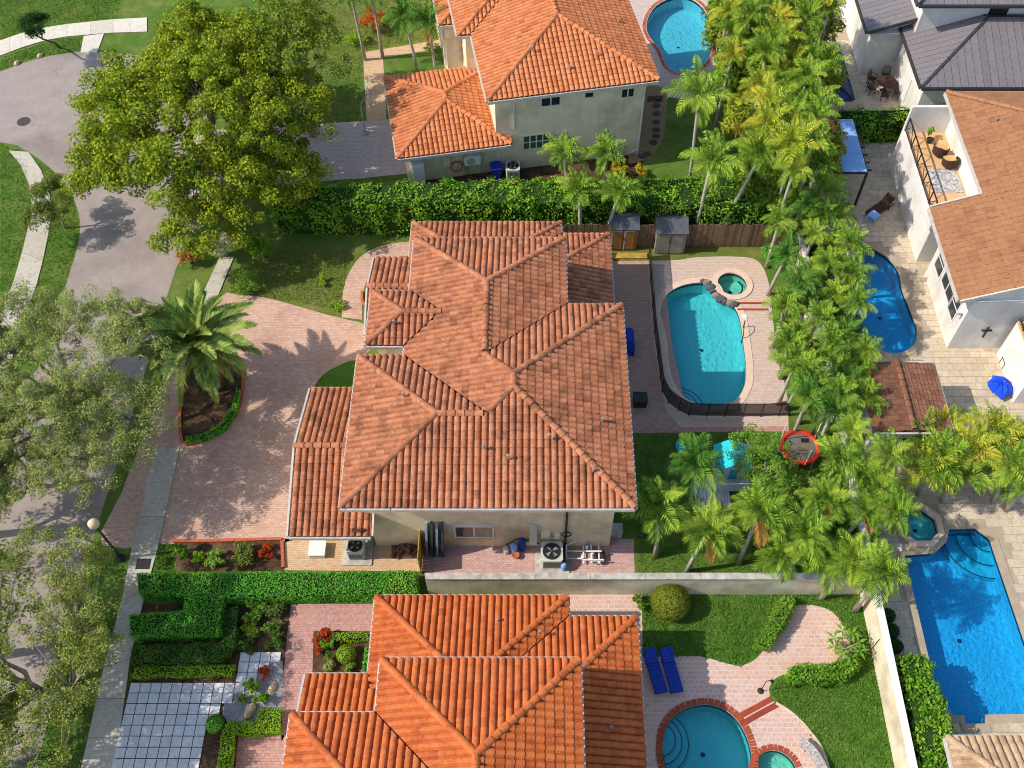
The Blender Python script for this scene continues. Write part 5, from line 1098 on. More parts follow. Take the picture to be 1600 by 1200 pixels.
grass('grass', 'grass of the verge at the left edge', [(0,225),(34,236),(84,268),(110,302),(122,345),(116,400),(98,460),(60,540),(0,560)], 6000, M['blade'], excl=[G([(14,236),(42,262),(50,320),(42,370),(20,445),(-10,520),(30,520),(58,445),(72,390),(82,330),(74,280),(45,238)])])
grass('grass', 'grass beside the sidewalk under the corner oak', [(100,980),(190,950),(165,1030),(122,1210),(20,1210)], 3500, M['blade'])
grass('grass', 'grass strip in the shrub bed beside the sidewalk', [(248,850),(274,850),(270,890),(240,890)], 700, M['blade'])
# leafy clumps that fill the grove and dark ones added as shade under the row
for k, (x, y, z, rx, ry, rz) in enumerate([(1165,30,3.6,2.6,2.6,2.4),(1245,40,3.6,2.6,2.6,2.2),(1180,115,3.6,2.4,2.6,2.2),(1250,130,3.4,2.3,2.6,2.2),(1215,200,3.2,2.2,2.4,2.0),(1262,235,3.0,1.9,2.2,1.9),(1190,285,2.4,1.6,1.6,1.6),(1140,50,2.6,1.6,2.2,1.9),(1150,120,2.4,1.5,2.0,1.8),(1168,195,2.2,1.5,1.8,1.7),(1200,245,2.2,1.4,1.6,1.6)]):
    c = at(x, y, z)
    tree('leafy_clump', ORD[k]+' yellow green leafy clump from the top filling the tall palm grove', (c.x, c.y), [(c.x, c.y, z, rx, ry, rz)], (.1, z*.5), M['frond_yel'] if k % 2 else M['frond'], M['palm_bark'], 90, .5, 7500, .42, .17, 'leafy clumps in the palm grove', n_limb=6, twigs=24, flat=.8)
for k, (x, y) in enumerate([(1250,335),(1262,385),(1290,420),(1280,470),(1310,520),(1288,560),(1318,620),(1310,690),(1310,770),(1262,815),(1330,830),(1210,840)]):  # dark clumps added to make the gaps between the palms look shaded
    shrub(ORD[k]+' dark leafy clump from the north, added as shade below the boundary palms', x, y, 1.15, 1.5, M['frond_dark'], 3000, .34, aspect=.17, group='dark clumps added as shade below the boundary palms')
# ------------------------------------------------------------------ walls and fences
def rel(px, py, o, z=0): p = at(px, py, z); return (p.x-o[0], p.y-o[1])
yw_ = 17.45; x0 = at(664, 905, 1.8).x; x1 = 14.8
t = thing('boundary_wall', 'long beige garden wall between the central house and the south house', 'wall', (x0, yw_, 0))
MB().box(0, x1-x0, 0, .2, 0, 1.74).build('wall_face', M['cream_wall'], t)
k = 0; xx = 0.0
while xx < x1-x0: 
    w_ = min(2.4, x1-x0-xx); MB().box(xx+.006, xx+w_-.006, -.04, .26, 1.742, 1.82).build('cap', M['cap'], t); xx += 2.4
t = thing('boundary_wall', 'white topped boundary wall running beside the palms and the south lawn', 'wall', (14.85, 6, 0))
MB().box(0, .22, -2, 33, 0, 1.74).build('wall_face', M['cream_wall'], t)
for k in range(14): MB().box(-.03, .27, -2+k*2.5+.006, -2+(k+1)*2.5-.006, 1.742, 1.81).build('cap', M['white'], t)
a, b = at(790, 386), at(1230, 386)
t = thing('wooden_fence', 'weathered vertical board fence in front of the tall hedge', 'fence', (a.x, a.y, 0)); n = int((b.x-a.x)/.15)
bm_ = [MB().box(-.068, .068, -.012, .012, 0, hh).mesh('board', M['wood']) for hh in (1.78, 1.82, 1.86)]
for k in range(n): o = obj('board', rnd.choice(bm_), t); o.location = (k*.15, rnd.uniform(-.008, .008), .02); o.rotation_euler.y = rnd.uniform(-.012, .012)
for zz in (.4, 1.4): MB().box(0, n*.15, .02, .07, zz, zz+.09).build('rail', M['wood'], t)
for k in range(0, n, 16): MB().box(k*.15-.05, k*.15+.05, .075, .17, 0, 1.8).build('post', M['wood'], t)
pl = [(1013,402),(1016,440),(1019,480),(1022,520),(1027,560),(1031,590),(1034,612),(1044,630),(1060,642),(1076,650),(1104,651),(1132,651),(1160,651),(1188,651),(1216,650),(1232,650)]
o0 = at(1013, 402); t = thing('pool_fence', 'dark mesh safety fence around the turquoise pool', 'fence', (o0.x, o0.y, 0)); pts = [rel(x, y, o0) for x, y in pl]
for p in pts: MB().box(p[0]-.022, p[0]+.022, p[1]-.022, p[1]+.022, 0, 1.2).build('post', M['dark'], t)
for p, q in zip(pts, pts[1:]):
    MB().bar((p[0], p[1], .62), (q[0], q[1], .62), .012, 1.06).build('mesh_panel', M['screen'], t); MB().bar((p[0], p[1], 1.16), (q[0], q[1], 1.16), .03).build('top_rail', M['dark'], t)
a = at(661, 852); t = thing('wooden_gate', 'yellow brown wooden gate seen edge on beside the paddle boards', 'gate', (a.x, a.y, 0))
for k in range(9): MB().box(-.02, .02, -k*.16-.15, -k*.16, .05, 1.75).build('board', M['yellow_wood'], t)
MB().box(.022, .06, -1.44, 0, .4, .5).box(.022, .06, -1.44, 0, 1.3, 1.4).build('rail', M['yellow_wood'], t)
a = at(740, 880); t = thing('iron_gate', 'thin black scrolled iron gate lying on the pink pavers', 'gate', (a.x, a.y, .02))
a = at(882, 893); o = MB().box(-.05, .05, 0, 1.0, 0, .35).build('garden_edging', M['brown_trim'], loc=(a.x, a.y+.05, 0)); tag(o, 'dark brown low screen between air conditioner and pool pumps', 'screen')
bpy.data.objects.remove(t)
# island edging and kerbs
def edging(label, pts, h=.12, w=.14, m='edging', closed=False):
    P = [at(x, y) for x, y in spl(pts, 4, closed)]; o0 = P[0]; b = MB()
    for p, q in zip(P, P[1:]+([P[0]] if closed else [])): b.bar(Vector((p.x-o0.x, p.y-o0.y, h/2)), Vector((q.x-o0.x, q.y-o0.y, h/2)), w, h)
    o = b.build('garden_edging', M[m], loc=(o0.x, o0.y, .01)); tag(o, label, 'edging'); return o
edging('terracotta brick edging round the palm island', [(286,692),(325,685),(353,668),(372,643),(380,608),(378,576),(364,555),(335,550),(300,572),(284,620)], closed=True)
ground('island_soil', G(spl([(288,690),(325,683),(352,666),(370,641),(378,606),(376,577),(363,557),(335,552),(302,574),(286,620)], 3)), .05, M['soil'])
edging('terracotta edging between the driveway and the shrub bed', [(270,846),(330,846),(400,844),(440,843)])
edging('brick edging at the east end of the shrub bed', [(441,846),(442,866),(443,888)])
edging('orange brick edging of the narrow bed at the front door', [(566,456),(566,470),(572,480)], .1)
edging('red brick band between the south pool and the lawn, upper of two', [(1150,1122),(1178,1107),(1205,1092)], .03, .22, 'brick')
edging('red brick band between the south pool and the lawn, lower of two', [(1158,1132),(1186,1116),(1214,1101)], .03, .22, 'brick')
edging('red brick band on the deck beside the spa, upper of two', [(1150,474),(1200,474)], .04, .12, 'brick')
edging('red brick band on the deck beside the spa, lower of two', [(1152,484),(1200,484)], .04, .12, 'brick')
edging('pale kerb round the curved lawn of the south yard', [(1212,1099),(1240,1117),(1266,1145),(1286,1175),(1297,1214)], .05, .12, 'coping')
# ------------------------------------------------------------------ things in the yards
def nl(x, y): return nh.location+Matrix.Rotation(nrot, 3, 'Z') @ Vector((x, y, 0))
def lounger(label, px, py, ang, fab, frame, back=.35, towel=None):
    p = at(px, py); t = thing('sun_lounger', label, 'sun lounger', (p.x, p.y, .012), ang)
    MB().bar((-.3, -.95, .3), (-.3, .95, .3), .05).bar((.3, -.95, .3), (.3, .95, .3), .05).bar((-.3, -.95, .3), (.3, -.95, .3), .05).bar((-.3, .35, .3), (.3, .35, .3), .05).build('frame', frame, t)
    for sx in (-.28, .28):
        for sy in (-.85, .5): MB().bar((sx, sy, 0), (sx, sy, .3), .05).build('leg', frame, t)
    for k in range(9): MB().box(-.3, .3, -.94+k*.14, -.94+k*.14+.125, .325, .37).build('slat', fab, t)
    c, s = math.cos(back), math.sin(back)
    for k in range(5):
        y0, y1 = .34+k*.13*c, .34+(k*.13+.118)*c; z0, z1 = .35+k*.13*s, .35+(k*.13+.118)*s
        MB().add([(-.3,y0,z0),(.3,y0,z0),(.3,y1,z1),(-.3,y1,z1),(-.3,y0,z0+.045),(.3,y0,z0+.045),(.3,y1,z1+.045),(-.3,y1,z1+.045)], [(0,3,2,1),(4,5,6,7),(0,1,5,4),(1,2,6,5),(2,3,7,6),(3,0,4,7)]).build('back_slat', fab, t)
    return t
lounger('blue sun lounger in the shade, nearest the orange roof', 1022, 1052, R(13), M['blue_fabric'], M['blue_fabric'], .5).scale = (.86, 1, 1)
lounger('blue sun lounger in the shade, right of its twin', 1047, 1051, R(11), M['blue_fabric'], M['blue_fabric'], .5).scale = (.86, 1, 1)
lounger('brown wicker sun lounger by the kidney pool', 1373, 330, R(-52), M['wicker'], M['wicker'], .75)
p = at(1366, 336, .4); o = MB().box(-.28, .28, -.3, .3, 0, .035).add([(-.28,-.33,0),(.28,-.33,0),(.28,-.33,-.25),(-.28,-.33,-.25)], [(0,1,2,3)]).build('towel', M['towel'], loc=(p.x, p.y, .385), rz=R(-52)); tag(o, 'pale blue towel spread on the brown wicker lounger', 'towel')
def ac_unit(label, px, py, s=.42, hh=.75, slab=True):
    p = at(px, py, .4); t = thing('air_conditioner', label, 'air conditioner', (p.x, p.y, 0))
    if slab: MB().box(-s-.25, s+.3, -s-.25, s+.2, 0, .08).build('base_slab', M['cap'], t)
    MB().prism([(x*s, y*s) for x, y in ((-.8,-1),(.8,-1),(1,-.8),(1,.8),(.8,1),(-.8,1),(-1,.8),(-1,-.8))], .082, hh).build('casing', M['ac'], t)
    for k in range(9): MB().box(-s*.72+k*s*.18-.012, -s*.72+k*s*.18+.012, -s-.012, -s-.001, .2, hh-.12).build('louvre', M['ac_grille'], t)
    MB().lathe([(s*.82, hh+.002), (s*.82, hh+.012)], n=20).build('fan_well', M['ac_grille'], t)
    g = MB()
    for k in range(5): g.tube([(s*.17*(k+1)*math.cos(a), s*.17*(k+1)*math.sin(a), hh+.05) for a in np.linspace(0, 6.28, 15)[:-1]], .008, 3, True)
    for k in range(6): g.bar((0, 0, hh+.055), (s*.85*math.cos(k*1.047), s*.85*math.sin(k*1.047), hh+.03), .014)
    g.build('fan_grille', M['dark'], t)
    for k in range(4):
        a = k*math.pi/2+.4; MB().add([(0,0,hh+.03),(s*.6*math.cos(a),s*.6*math.sin(a),hh+.022),(s*.6*math.cos(a+.6),s*.6*math.sin(a+.6),hh+.034)], [(0,1,2)]).build('fan_blade', M['cap'], t)
    return t
ac_unit('large beige air conditioner on a slab beside the boundary wall', 862, 868, .5, .85)
ac_unit('air conditioner half hidden by the hedge below the north house', 795, 248, .42, .95, False).location = nl(1.35, .1)
ac_unit('air conditioner beside the garage wall under the low roof', 557, 858, .4, .8)
p = nl(-1.0, .55); t = thing('wall_condenser', 'white fan condenser mounted on the north house wall', 'air conditioner', (p.x, p.y, 1.1), nrot)
MB().box(-.48, .48, -.16, .16, 0, .65).build('casing', M['white'], t); MB().lathe([(.24, 0), (.24, .02)], n=18).build('fan_guard', M['cap'], t); t.children[-1].rotation_euler.x = R(90); t.children[-1].location = (-.08, -.165, .32)
MB().box(-.4, -.34, -.1, .16, -.75, 0).box(.34, .4, -.1, .16, -.75, 0).build('bracket', M['cap'], t)
p = nl(.35, .2); t = thing('wheelie_bin', 'blue wheelie bin against the north house wall', 'bin', (p.x, p.y, 0), nrot)
MB().add([(-.24,-.26,0),(.24,-.26,0),(.24,.26,0),(-.24,.26,0),(-.3,-.34,.95),(.3,-.34,.95),(.3,.34,.95),(-.3,.34,.95)], [(3,2,1,0),(4,5,6,7),(0,1,5,4),(1,2,6,5),(2,3,7,6),(3,0,4,7)]).build('body', M['bin_blue'], t)
MB().box(-.32, .32, -.37, .36, .952, 1.02).build('lid', M['bin_blue'], t)
for sx in (-.26, .26): MB().tube([(sx-.03, .3, .1), (sx+.03, .3, .1)], .1, 10).build('wheel', M['dark'], t)
p = nl(-1.95, .68); o = MB().tube([((.34+.015*(k % 5))*math.cos(k*.6), -.05-.004*(k % 7), (.34+.015*(k % 5))*math.sin(k*.6)) for k in range(48)], .03, 5).build('garden_hose', M['orange_hose'], loc=(p.x, p.y, .95), rz=nrot); tag(o, 'coiled orange garden hose hung on the north house wall', 'hose')
# paddle boards
for k in range(4):
    p = at(668+k*8, 866); t = thing('paddle_board', ORD[k]+' paddle board from the left leaning on the beige wall', 'paddle board', (p.x, p.y, 0), 0, 'paddle boards against the wall')
    hh = 2.6-.08*(k == 0); out = [(-.05, 0), (.05, 0)] ; n = 12; vs = []; 
    prof = [(.30*math.sin(math.pi*min(1, .12+.8*i/n))**.6 if i < n else .08, hh*i/n) for i in range(n+1)]
    for sx in (-.055, .055): vs += [(sx, -y_, z_) for y_, z_ in prof]+[(sx, y_, z_) for y_, z_ in prof[::-1]]
    m_ = len(vs)//2; b = MB().add(vs, [tuple(range(m_)), tuple(range(m_, 2*m_))[::-1]]+[(i, (i+1) % m_, m_+(i+1) % m_, m_+i) for i in range(m_)])
    o = b.build('hull', M['board_pale'] if k in (0, 2) else M['board_dark'], t); o.rotation_euler = (R(-9), R(3), 0)
    f = MB().add([(0, .06, .25), (0, .1, .5), (.0, .3, .3), (.012, .06, .25), (.012, .1, .5), (.012, .3, .3)], [(0,1,2),(5,4,3),(0,3,4,1),(1,4,5,2),(2,5,3,0)]).build('fin', M['dark'], t); f.location = (.06, 0, 0)
# pool pumps
p = at(905, 872); t = thing('pool_equipment', 'white pvc pool pipes with pumps and filter on the pink pavers', 'pool equipment', (p.x, p.y, .02))
pp = [[(-.8,-.1,.15),(.9,-.1,.15)],[(-.7,.25,.2),(1.0,.25,.2)],[(.2,-.35,.15),(.2,.55,.15),(.2,.55,.7)],[(.55,-.4,.3),(.55,.5,.3)],[(.9,-.4,.25),(.9,.6,.25),(.9,.6,.8)],[(-.6,-.1,.15),(-.6,.4,.5),(-.15,.6,.5)],[(.1,-.3,.45),(1.1,-.3,.45)],[(0.3,.1,.5),(1.0,.1,.5)]]
for q in pp: MB().tube(q, .04, 7).build('pipe', M['pvc'], t)
for x, y in ((.15, -.1), (.6, .1), (.9, -.3), (.35, .4)): MB().lathe([(.07, 0), (.09, .06), (.09, .2), (.05, .24)], (x, y, .15), 9).build('valve', M['pvc'], t)
MB().lathe([(.13, 0), (.15, .1), (.15, .45), (.1, .55), (.04, .6)], (-.72, -.55, 0), 12).build('chlorinator', M['towel'], t)
for x in (.75, 1.05): MB().tube([(x, -.2, .22), (x, .2, .22)], .11, 9).build('pump_motor', M['dark'], t)
MB().lathe([(.2, 0), (.24, .1), (.24, .6), (.15, .78), (.05, .82)], (.3, .75, 0), 12).build('filter_tank', M['ac'], t)
p = at(808, 862); t = thing('water_softener', 'blue capped water treatment tanks against the beige wall', 'tank', (p.x, p.y, .02))
for x, y, hh, m_ in ((-.15, 0, .75, 'towel'), (.25, .12, 1.0, 'blue_fabric'), (-.5, -.02, .45, 'ac')): MB().lathe([(.14, 0), (.16, .1), (.16, hh-.12), (.06, hh)], (x, y, 0), 10).build('tank', M[m_], t)
MB().tube([(-.5, .1, .5), (0, .2, .9), (.6, .25, .6), (1.0, .25, .3)], .03, 5).build('hose', M['dark'], t)
p = at(836, 867); o = MB().lathe([(.1, 0), (.17, .22), (.19, .24), (.17, .24), (.02, .2)], n=10).build('flower_pot', M['edging'], loc=(p.x-.9, p.y-.1, .02)); tag(o, 'small terracotta pot among the tanks on the pink pavers', 'pot')
p = at(962, 830, .3); o = MB().prism([(-.28,-.24),(.28,-.24),(.28,.24),(-.28,.24)], 0, .55).box(-.31, .31, -.27, .27, .552, .6).build('deck_box', M['cap'], loc=(p.x, p.y, .02)); tag(o, 'small pale deck box round the corner of the beige wall', 'box')
# firewood
p = at(632, 860); lg = MB().tube([(0, -.22, 0), (0, .22, 0)], .075, 7).mesh('log', M['firewood'])
t = thing('firewood_pile', 'heap of reddish cut logs by the beige wall', 'firewood', (p.x, p.y, .02))
for k in range(46):
    o = obj('log', lg, t); o.location = (rnd.uniform(-.6, .6), rnd.uniform(-.25, .25), .08+.1*(k % 4)*rnd.random()); o.rotation_euler = (rnd.uniform(-.3, .3), rnd.uniform(0, 3), rnd.uniform(-.9, .9)); s = rnd.uniform(.7, 1.1); o.scale = (s, s, s)
p = at(490, 868); o = MB().box(-.35, .35, -.35, .35, 0, .3).box(-.38, .38, -.38, .38, .302, .36).build('utility_box', M['white'], loc=(p.x+.2, p.y+.2, .02)); tag(o, 'white utility box at the corner of the garage wall', 'utility box')
# sheds
def shed(label, px, py, w, d, hh, wm, doors):
    p = at(px, py); t = thing('shed', label, 'shed', (p.x, p.y, 0)); MB().box(-w/2, w/2, 0, d, 0, hh).build('wall', wm, t)
    MB().add([(-w/2-.08,-.1,hh+.0),(w/2+.08,-.1,hh),(w/2+.08,d*.55,hh+.4),(-w/2-.08,d*.55,hh+.4),(w/2+.08,d+.1,hh+.05),(-w/2-.08,d+.1,hh+.05)], [(0,1,2,3),(3,2,4,5)]).build('roof', M['shed_roof'], t)
    MB().add([(-w/2,0,hh-.01),(-w/2,d,hh-.01),(-w/2,d*.55,hh+.38),(w/2,0,hh-.01),(w/2,d,hh-.01),(w/2,d*.55,hh+.38)], [(0,2,1),(3,4,5)]).build('gable', wm, t)
    for k in range(2):
        dr = MB().box(-w/2+.1+k*(w/2-.08), -.06+k*(w/2-.08)-.02, -.05, -.004, .12, hh-.1).build('door', doors, t)
        if doors is M['wood_shed']:
            x0 = -w/2+.1+k*(w/2-.08)
            MB().box(x0, x0+w/2-.18, -.07, -.052, hh-.2, hh-.1).box(x0, x0+.07, -.07, -.052, .12, hh-.2).build('trim', M['cap'], dr)
            for j in range(5): MB().box(x0+.08+j*(w/2-.28)/5, x0+.08+(j+1)*(w/2-.28)/5-.01, -.064, -.052, .14, hh-.22).build('plank', M['wood_shed'], dr)
    MB().box(-.1, -.07, -.1, -.06, 1.0, 1.2).build('handle', M['dark'], t); return t
shed('wooden shed with amber double doors by the board fence', 972, 391, 1.55, 1.3, 1.75, M['wood_shed'], M['wood_shed'])
shed('grey panel shed with dark roof by the board fence', 1045, 397, 1.65, 1.35, 1.75, M['shed_grey'], M['shed_grey'])
p = at(982, 402); o = MB().box(-1.05, 1.05, -.15, .15, 0, .1).bar((-1.05, .2, .05), (1.05, .2, .05), .1).build('timber_step', M['yellow_wood'], loc=(p.x, p.y, .01)); tag(o, 'yellow timber step in front of the amber shed doors', 'step')
# grill and box on the terrace
p = at(981, 543); t = thing('covered_grill', 'grill under a dark blue cover beside the shaded house wall', 'grill', (p.x, p.y, .01))
MB().add([(-.3,-.55,0),(.3,-.55,0),(.3,.55,0),(-.3,.55,0),(-.26,-.5,.85),(.26,-.5,.85),(.26,.5,.85),(-.26,.5,.85),(-.12,-.42,1.15),(.14,-.42,1.15),(.14,.42,1.15),(-.12,.42,1.15)], [(0,1,5,4),(1,2,6,5),(2,3,7,6),(3,0,4,7),(4,5,9,8),(5,6,10,9),(6,7,11,10),(7,4,8,11),(8,9,10,11)]).build('cover', M['blue_fabric'], t)
MB().box(-.34, -.302, -.4, .4, .3, .5).build('side_flap', M['dark'], t)
p = at(999, 630); t = thing('storage_chest', 'black storage chest on the shaded terrace by the pool fence', 'chest', (p.x, p.y, .01)); MB().box(-.33, .33, -.28, .28, 0, .5).build('body', M['dark'], t); MB().box(-.36, .36, -.31, .31, .502, .58).build('lid', M['dark'], t)
p = at(1162, 508); o = MB().lathe([(.16, 0), (.18, .02), (.1, .03)], n=12).build('skimmer_lid', M['white'], loc=(p.x+.1, p.y+.6, .012)); tag(o, 'white round skimmer lid on the pool deck', 'lid')
t = thing('handrail', 'short dark handrail at the right edge of the turquoise pool', 'handrail', (at(1161, 512)[0], at(1161, 512)[1], .02)); MB().tube([(0, 0, 0), (0, 0, .6), (-.1, -.35, .62), (-.12, -.7, .3), (-.12, -.75, -.4)], .025, 6).build('rail', M['dark'], t); MB().lathe([(.06, 0), (.06, .02)], n=8).build('foot_plate', M['cap'], t)
# trampoline
p = at(1246, 708); t = thing('trampoline', 'round trampoline with red padded rim under the palms', 'trampoline', (p.x, p.y, 0)); r0 = .98
MB().tube([((r0-.1)*math.cos(a), (r0-.1)*math.sin(a), .58+.03*math.sin(a*7)) for a in np.linspace(0, 2*math.pi, 33)[:-1]], .12, 6, True).build('padded_rim', M['red_vinyl'], t)
MB().lathe([(r0-.2, .57), (r0-.2, .58)], n=24).build('jump_mat', M['mat_grey'], t)
for k in range(6): a = k*1.047; MB().tube([(r0*math.cos(a), r0*math.sin(a), 0), (r0*math.cos(a), r0*math.sin(a), .56)], .03, 6).build('leg', M['cap'], t)
for k in range(3): a = k*2.094+.6; MB().tube([(r0*math.cos(a), r0*math.sin(a), .56), (r0*1.02*math.cos(a), r0*1.02*math.sin(a), 1.9)], .025, 6).build('net_pole', M['white'], t)
MB().box(.1, .5, .25, .5, .582, .584).build('mat_mark', M['dark'], t)
# playhouse
p = at(1140, 762); t = thing('playhouse', 'small white playhouse with teal roof and slatted porch', 'playhouse', (p.x, p.y, 0))
MB().box(-.55, .65, .35, 1.5, .2, 1.35).build('wall', M['white'], t); MB().box(-.75, .9, -.25, 1.6, .1, .2).build('deck', M['slab'], t)
for s in (-1, 1): MB().add([(.05,.2,1.85),(.05,1.65,1.85),(.05+s*.85,1.65,1.25),(.05+s*.85,.2,1.25),(.05,.2,1.8),(.05,1.65,1.8),(.05+s*.85,1.65,1.2),(.05+s*.85,.2,1.2)], [(0,1,2,3),(7,6,5,4),(0,3,7,4),(1,5,6,2),(2,6,7,3)]).build('roof_panel', M['teal'], t)
for k in range(9): MB().box(-.72+k*.19, -.62+k*.19, -.24, -.2, .2, .75).build('picket', M['white'], t)
MB().box(-.75, .9, -.25, -.19, .752, .8).build('handrail', M['white'], t); MB().box(-.1, .3, .33, .348, .25, 1.1).build('door', M['teal'], t)
p = at(1110, 770); o = MB()
t = thing('garden_platform', 'grey plank platform between the palms beside the playhouse', 'platform', (p.x, p.y, .01))
for k in range(12): MB().box(-.8+k*.14, -.8+k*.14+.125, -1.0, .9, .1, .15).build('plank', M['slab'], t)
MB().box(-.8, .85, -.9, -.8, 0, .098).box(-.8, .85, .7, .8, 0, .098).build('joist', M['wood'], t)
p = at(1068, 700); o = MB().lathe([(.3, .0), (.42, .1), (.42, .25), (.38, .25), (.28, .06), (.02, .05)], n=16).build('paddling_tub', M['teal'], loc=(p.x, p.y, .01)); tag(o, 'round teal tub on the shaded grass behind the palms', 'tub')
p = at(1192, 742); o = MB().lathe([(.02, 0), (.2, .06), (.28, .25), (.2, .46), (.02, .52)], n=14).build('play_ball', M['leaf_small'], loc=(p.x, p.y, .01), smooth=True); tag(o, 'dark green ball on the grass beside the garden tree', 'ball')
# street lamp and basketball hoop
b0 = at(190, 873); t = thing('street_lamp', 'black street lamp with pale globe beside the sidewalk', 'street lamp', (b0.x, b0.y, 0)); hz = 3.3
MB().tube([(0, 0, 0), (0, 0, .5), (0, 0, .55), (0, 0, hz)], [.12, .1, .065, .05], 9).build('post', M['dark'], t, True); MB().lathe([(.2, 0), (.22, .1), (.13, .3)], n=10).build('base', M['dark'], t)
MB().lathe([(.06, hz), (.17, hz+.05), (.24, hz+.2), (.23, hz+.36), (.14, hz+.48), (.03, hz+.52)], n=14).build('globe', M['lamp_globe'], t, True); MB().lathe([(.12, hz-.06), (.13, hz), (.08, hz+.05)], n=10).build('collar', M['dark'], t)
p = at(593, 205); t = thing('basketball_hoop', 'basketball hoop with white net at the edge of the north driveway', 'basketball hoop', (p.x, p.y, 0), R(100))
MB().tube([(0, .9, 0), (0, .9, 2.2), (0, .35, 3.0)], .045, 7).build('pole', M['cap'], t); MB().box(-.55, .55, .3, .34, 2.75, 3.5).build('backboard', M['white'], t)
MB().tube([(.23*math.cos(a), .23*math.sin(a), 3.0) for a in np.linspace(0, 6.28, 17)[:-1]], .016, 5, True).build('rim', M['orange_hose'], t)
g = MB()
for k in range(12): a = k*.5236; g.tube([(.22*math.cos(a), .22*math.sin(a), 2.98), (.13*math.cos(a+.4), .13*math.sin(a+.4), 2.55)], .01, 3).tube([(.22*math.cos(a), .22*math.sin(a), 2.98), (.13*math.cos(a-.4), .13*math.sin(a-.4), 2.55)], .01, 3)
g.build('net', M['rope'], t); MB().box(-.2, .2, .7, 1.1, 0, .08).build('base', M['cap'], t)
# awning
q = [at(1289, 188, 2.7), at(1338, 185, 2.7), at(1357, 268, 2.7), at(1292, 272, 2.7)]; x0, x1, y0, y1 = at(1285, 250, 2.7).x, at(1354, 262, 2.7).x, at(1340, 268, 2.7).y, at(1340, 186, 2.7).y
t = thing('awning', 'pale blue awning on a dark pergola frame beside the palm grove', 'awning', (x0, y0, 0)); w_, d_ = x1-x0, y1-y0
for k in range(3): MB().box(.02, w_-.02, k*d_/3+.01, (k+1)*d_/3-.01, 2.66, 2.7).build('sheet', M['awning'], t)
for a, b in (((0,0),(w_,0)),((w_,0),(w_,d_)),((w_,d_),(0,d_)),((0,d_),(0,0))): MB().bar((a[0], a[1], 2.6), (b[0], b[1], 2.6), .1, .12).build('beam', M['dark'], t)
for k in range(7): MB().bar((w_*.6, (k+.5)*d_/7, 2.5), (w_+.35, (k+.5)*d_/7, 2.5), .06, .1).build('rafter', M['dark'], t)
for a in ((0,0),(w_,0),(w_,d_),(0,d_)): MB().box(a[0]-.06, a[0]+.06, a[1]-.06, a[1]+.06, 0, 2.54).build('post', M['dark'], t)
# dining set
p = at(1380, 142); t = thing('dining_table', 'round dark iron dining table on the pale stone patio', 'table', (p.x, p.y, .03))
MB().lathe([(.62, .7), (.64, .72), (.62, .745), (.05, .745)], n=24).build('tabletop', M['wicker'], t); MB().lathe([(.25, 0), (.06, .05), (.05, .7)], n=10).build('pedestal', M['dark'], t)
def chair(label, x, y, a, seat, group):
    t = thing('chair', label, 'chair', (x, y, .03), a, group)
    MB().box(-.22, .22, -.22, .22, .42, .46).build('seat', seat, t)
    b = MB().tube([(-.22, .22, .44), (-.21, .27, .9), (0, .3, .98), (.21, .27, .9), (.22, .22, .44)], .02, 5)
    for k in range(3): b.bar((-.11+k*.11, .23, .46), (-.11+k*.11, .29, .93), .02)
    b.build('backrest', M['dark'], t)
    for sx in (-.19, .19):
        for sy in (-.19, .19): MB().bar((sx, sy, 0), (sx, sy, .42), .03).build('leg', M['dark'], t)
        MB().tube([(sx*1.15, .2, .68), (sx*1.15, -.18, .66), (sx*1.15, -.2, .44)], .018, 5).build('armrest', M['dark'], t)
    return t
for k in range(6):
    a = k*1.0472+.3; where = ['right of', 'upper right of', 'upper left of', 'left of', 'lower left of', 'lower right of'][k]
    chair('dark iron patio chair '+where+' the round dining table', p.x+.98*math.cos(a), p.y+.98*math.sin(a), a-math.pi/2, M['wicker'], 'iron chairs round the dining table')
# roof balcony furniture
def tub_chair(label, x, y, a, z):
    t = thing('armchair', label, 'armchair', (x, y, z), a, 'wicker armchairs on the balcony')
    vs = []; n = 11
    for r_, zz in ((.42, .15), (.46, .78)): vs += [(r_*math.cos(R(-20+220*k/(n-1))), r_*math.sin(R(-20+220*k/(n-1))), zz-(.25*abs(k/(n-1)-.5)*2 if zz > .5 else 0)) for k in range(n)]
    vs += [(x_*.88, y_*.88, z_) for x_, y_, z_ in vs]
    b = MB().add(vs, [(i, i+1, n+i+1, n+i) for i in range(n-1)]+[(2*n+i+1, 2*n+i, 3*n+i, 3*n+i+1) for i in range(n-1)]+[(n+i, n+i+1, 3*n+i+1, 3*n+i) for i in range(n-1)]); b.build('shell', M['wicker'], t)
    MB().prism([(.36*math.cos(k*.5236), .36*math.sin(k*.5236)) for k in range(12)], .15, .4).build('base', M['wicker'], t); MB().prism([(-.3, -.32), (.3, -.32), (.3, .25), (-.3, .25)], .402, .5).build('cushion', M['tan_cushion'], t)
q = at(1470, 234, 3.4); tub_chair('brown wicker armchair with tan cushion on the roof balcony, upper one', q.x, q.y, R(150), 3.055)
q = at(1490, 252, 3.4); tub_chair('brown wicker armchair with tan cushion on the roof balcony, lower one', q.x-.2, q.y, R(190), 3.055)
q = at(1480, 282, 3.06); o = MB().box(-.85, .75, -.95, .95, 0, .012).build('rug', M['rug'], loc=(q.x-.05, q.y, 3.055)); tag(o, 'pale patterned rug on the roof balcony', 'rug')
q = at(1452, 222, 3.1); o = MB().lathe([(.1, 0), (.2, .25), (.22, .27), (.18, .27), (.02, .22)], n=12).build('plant_pot', M['dark'], loc=(q.x, q.y, 3.055)); tag(o, 'dark pot holding the balcony plant', 'pot')
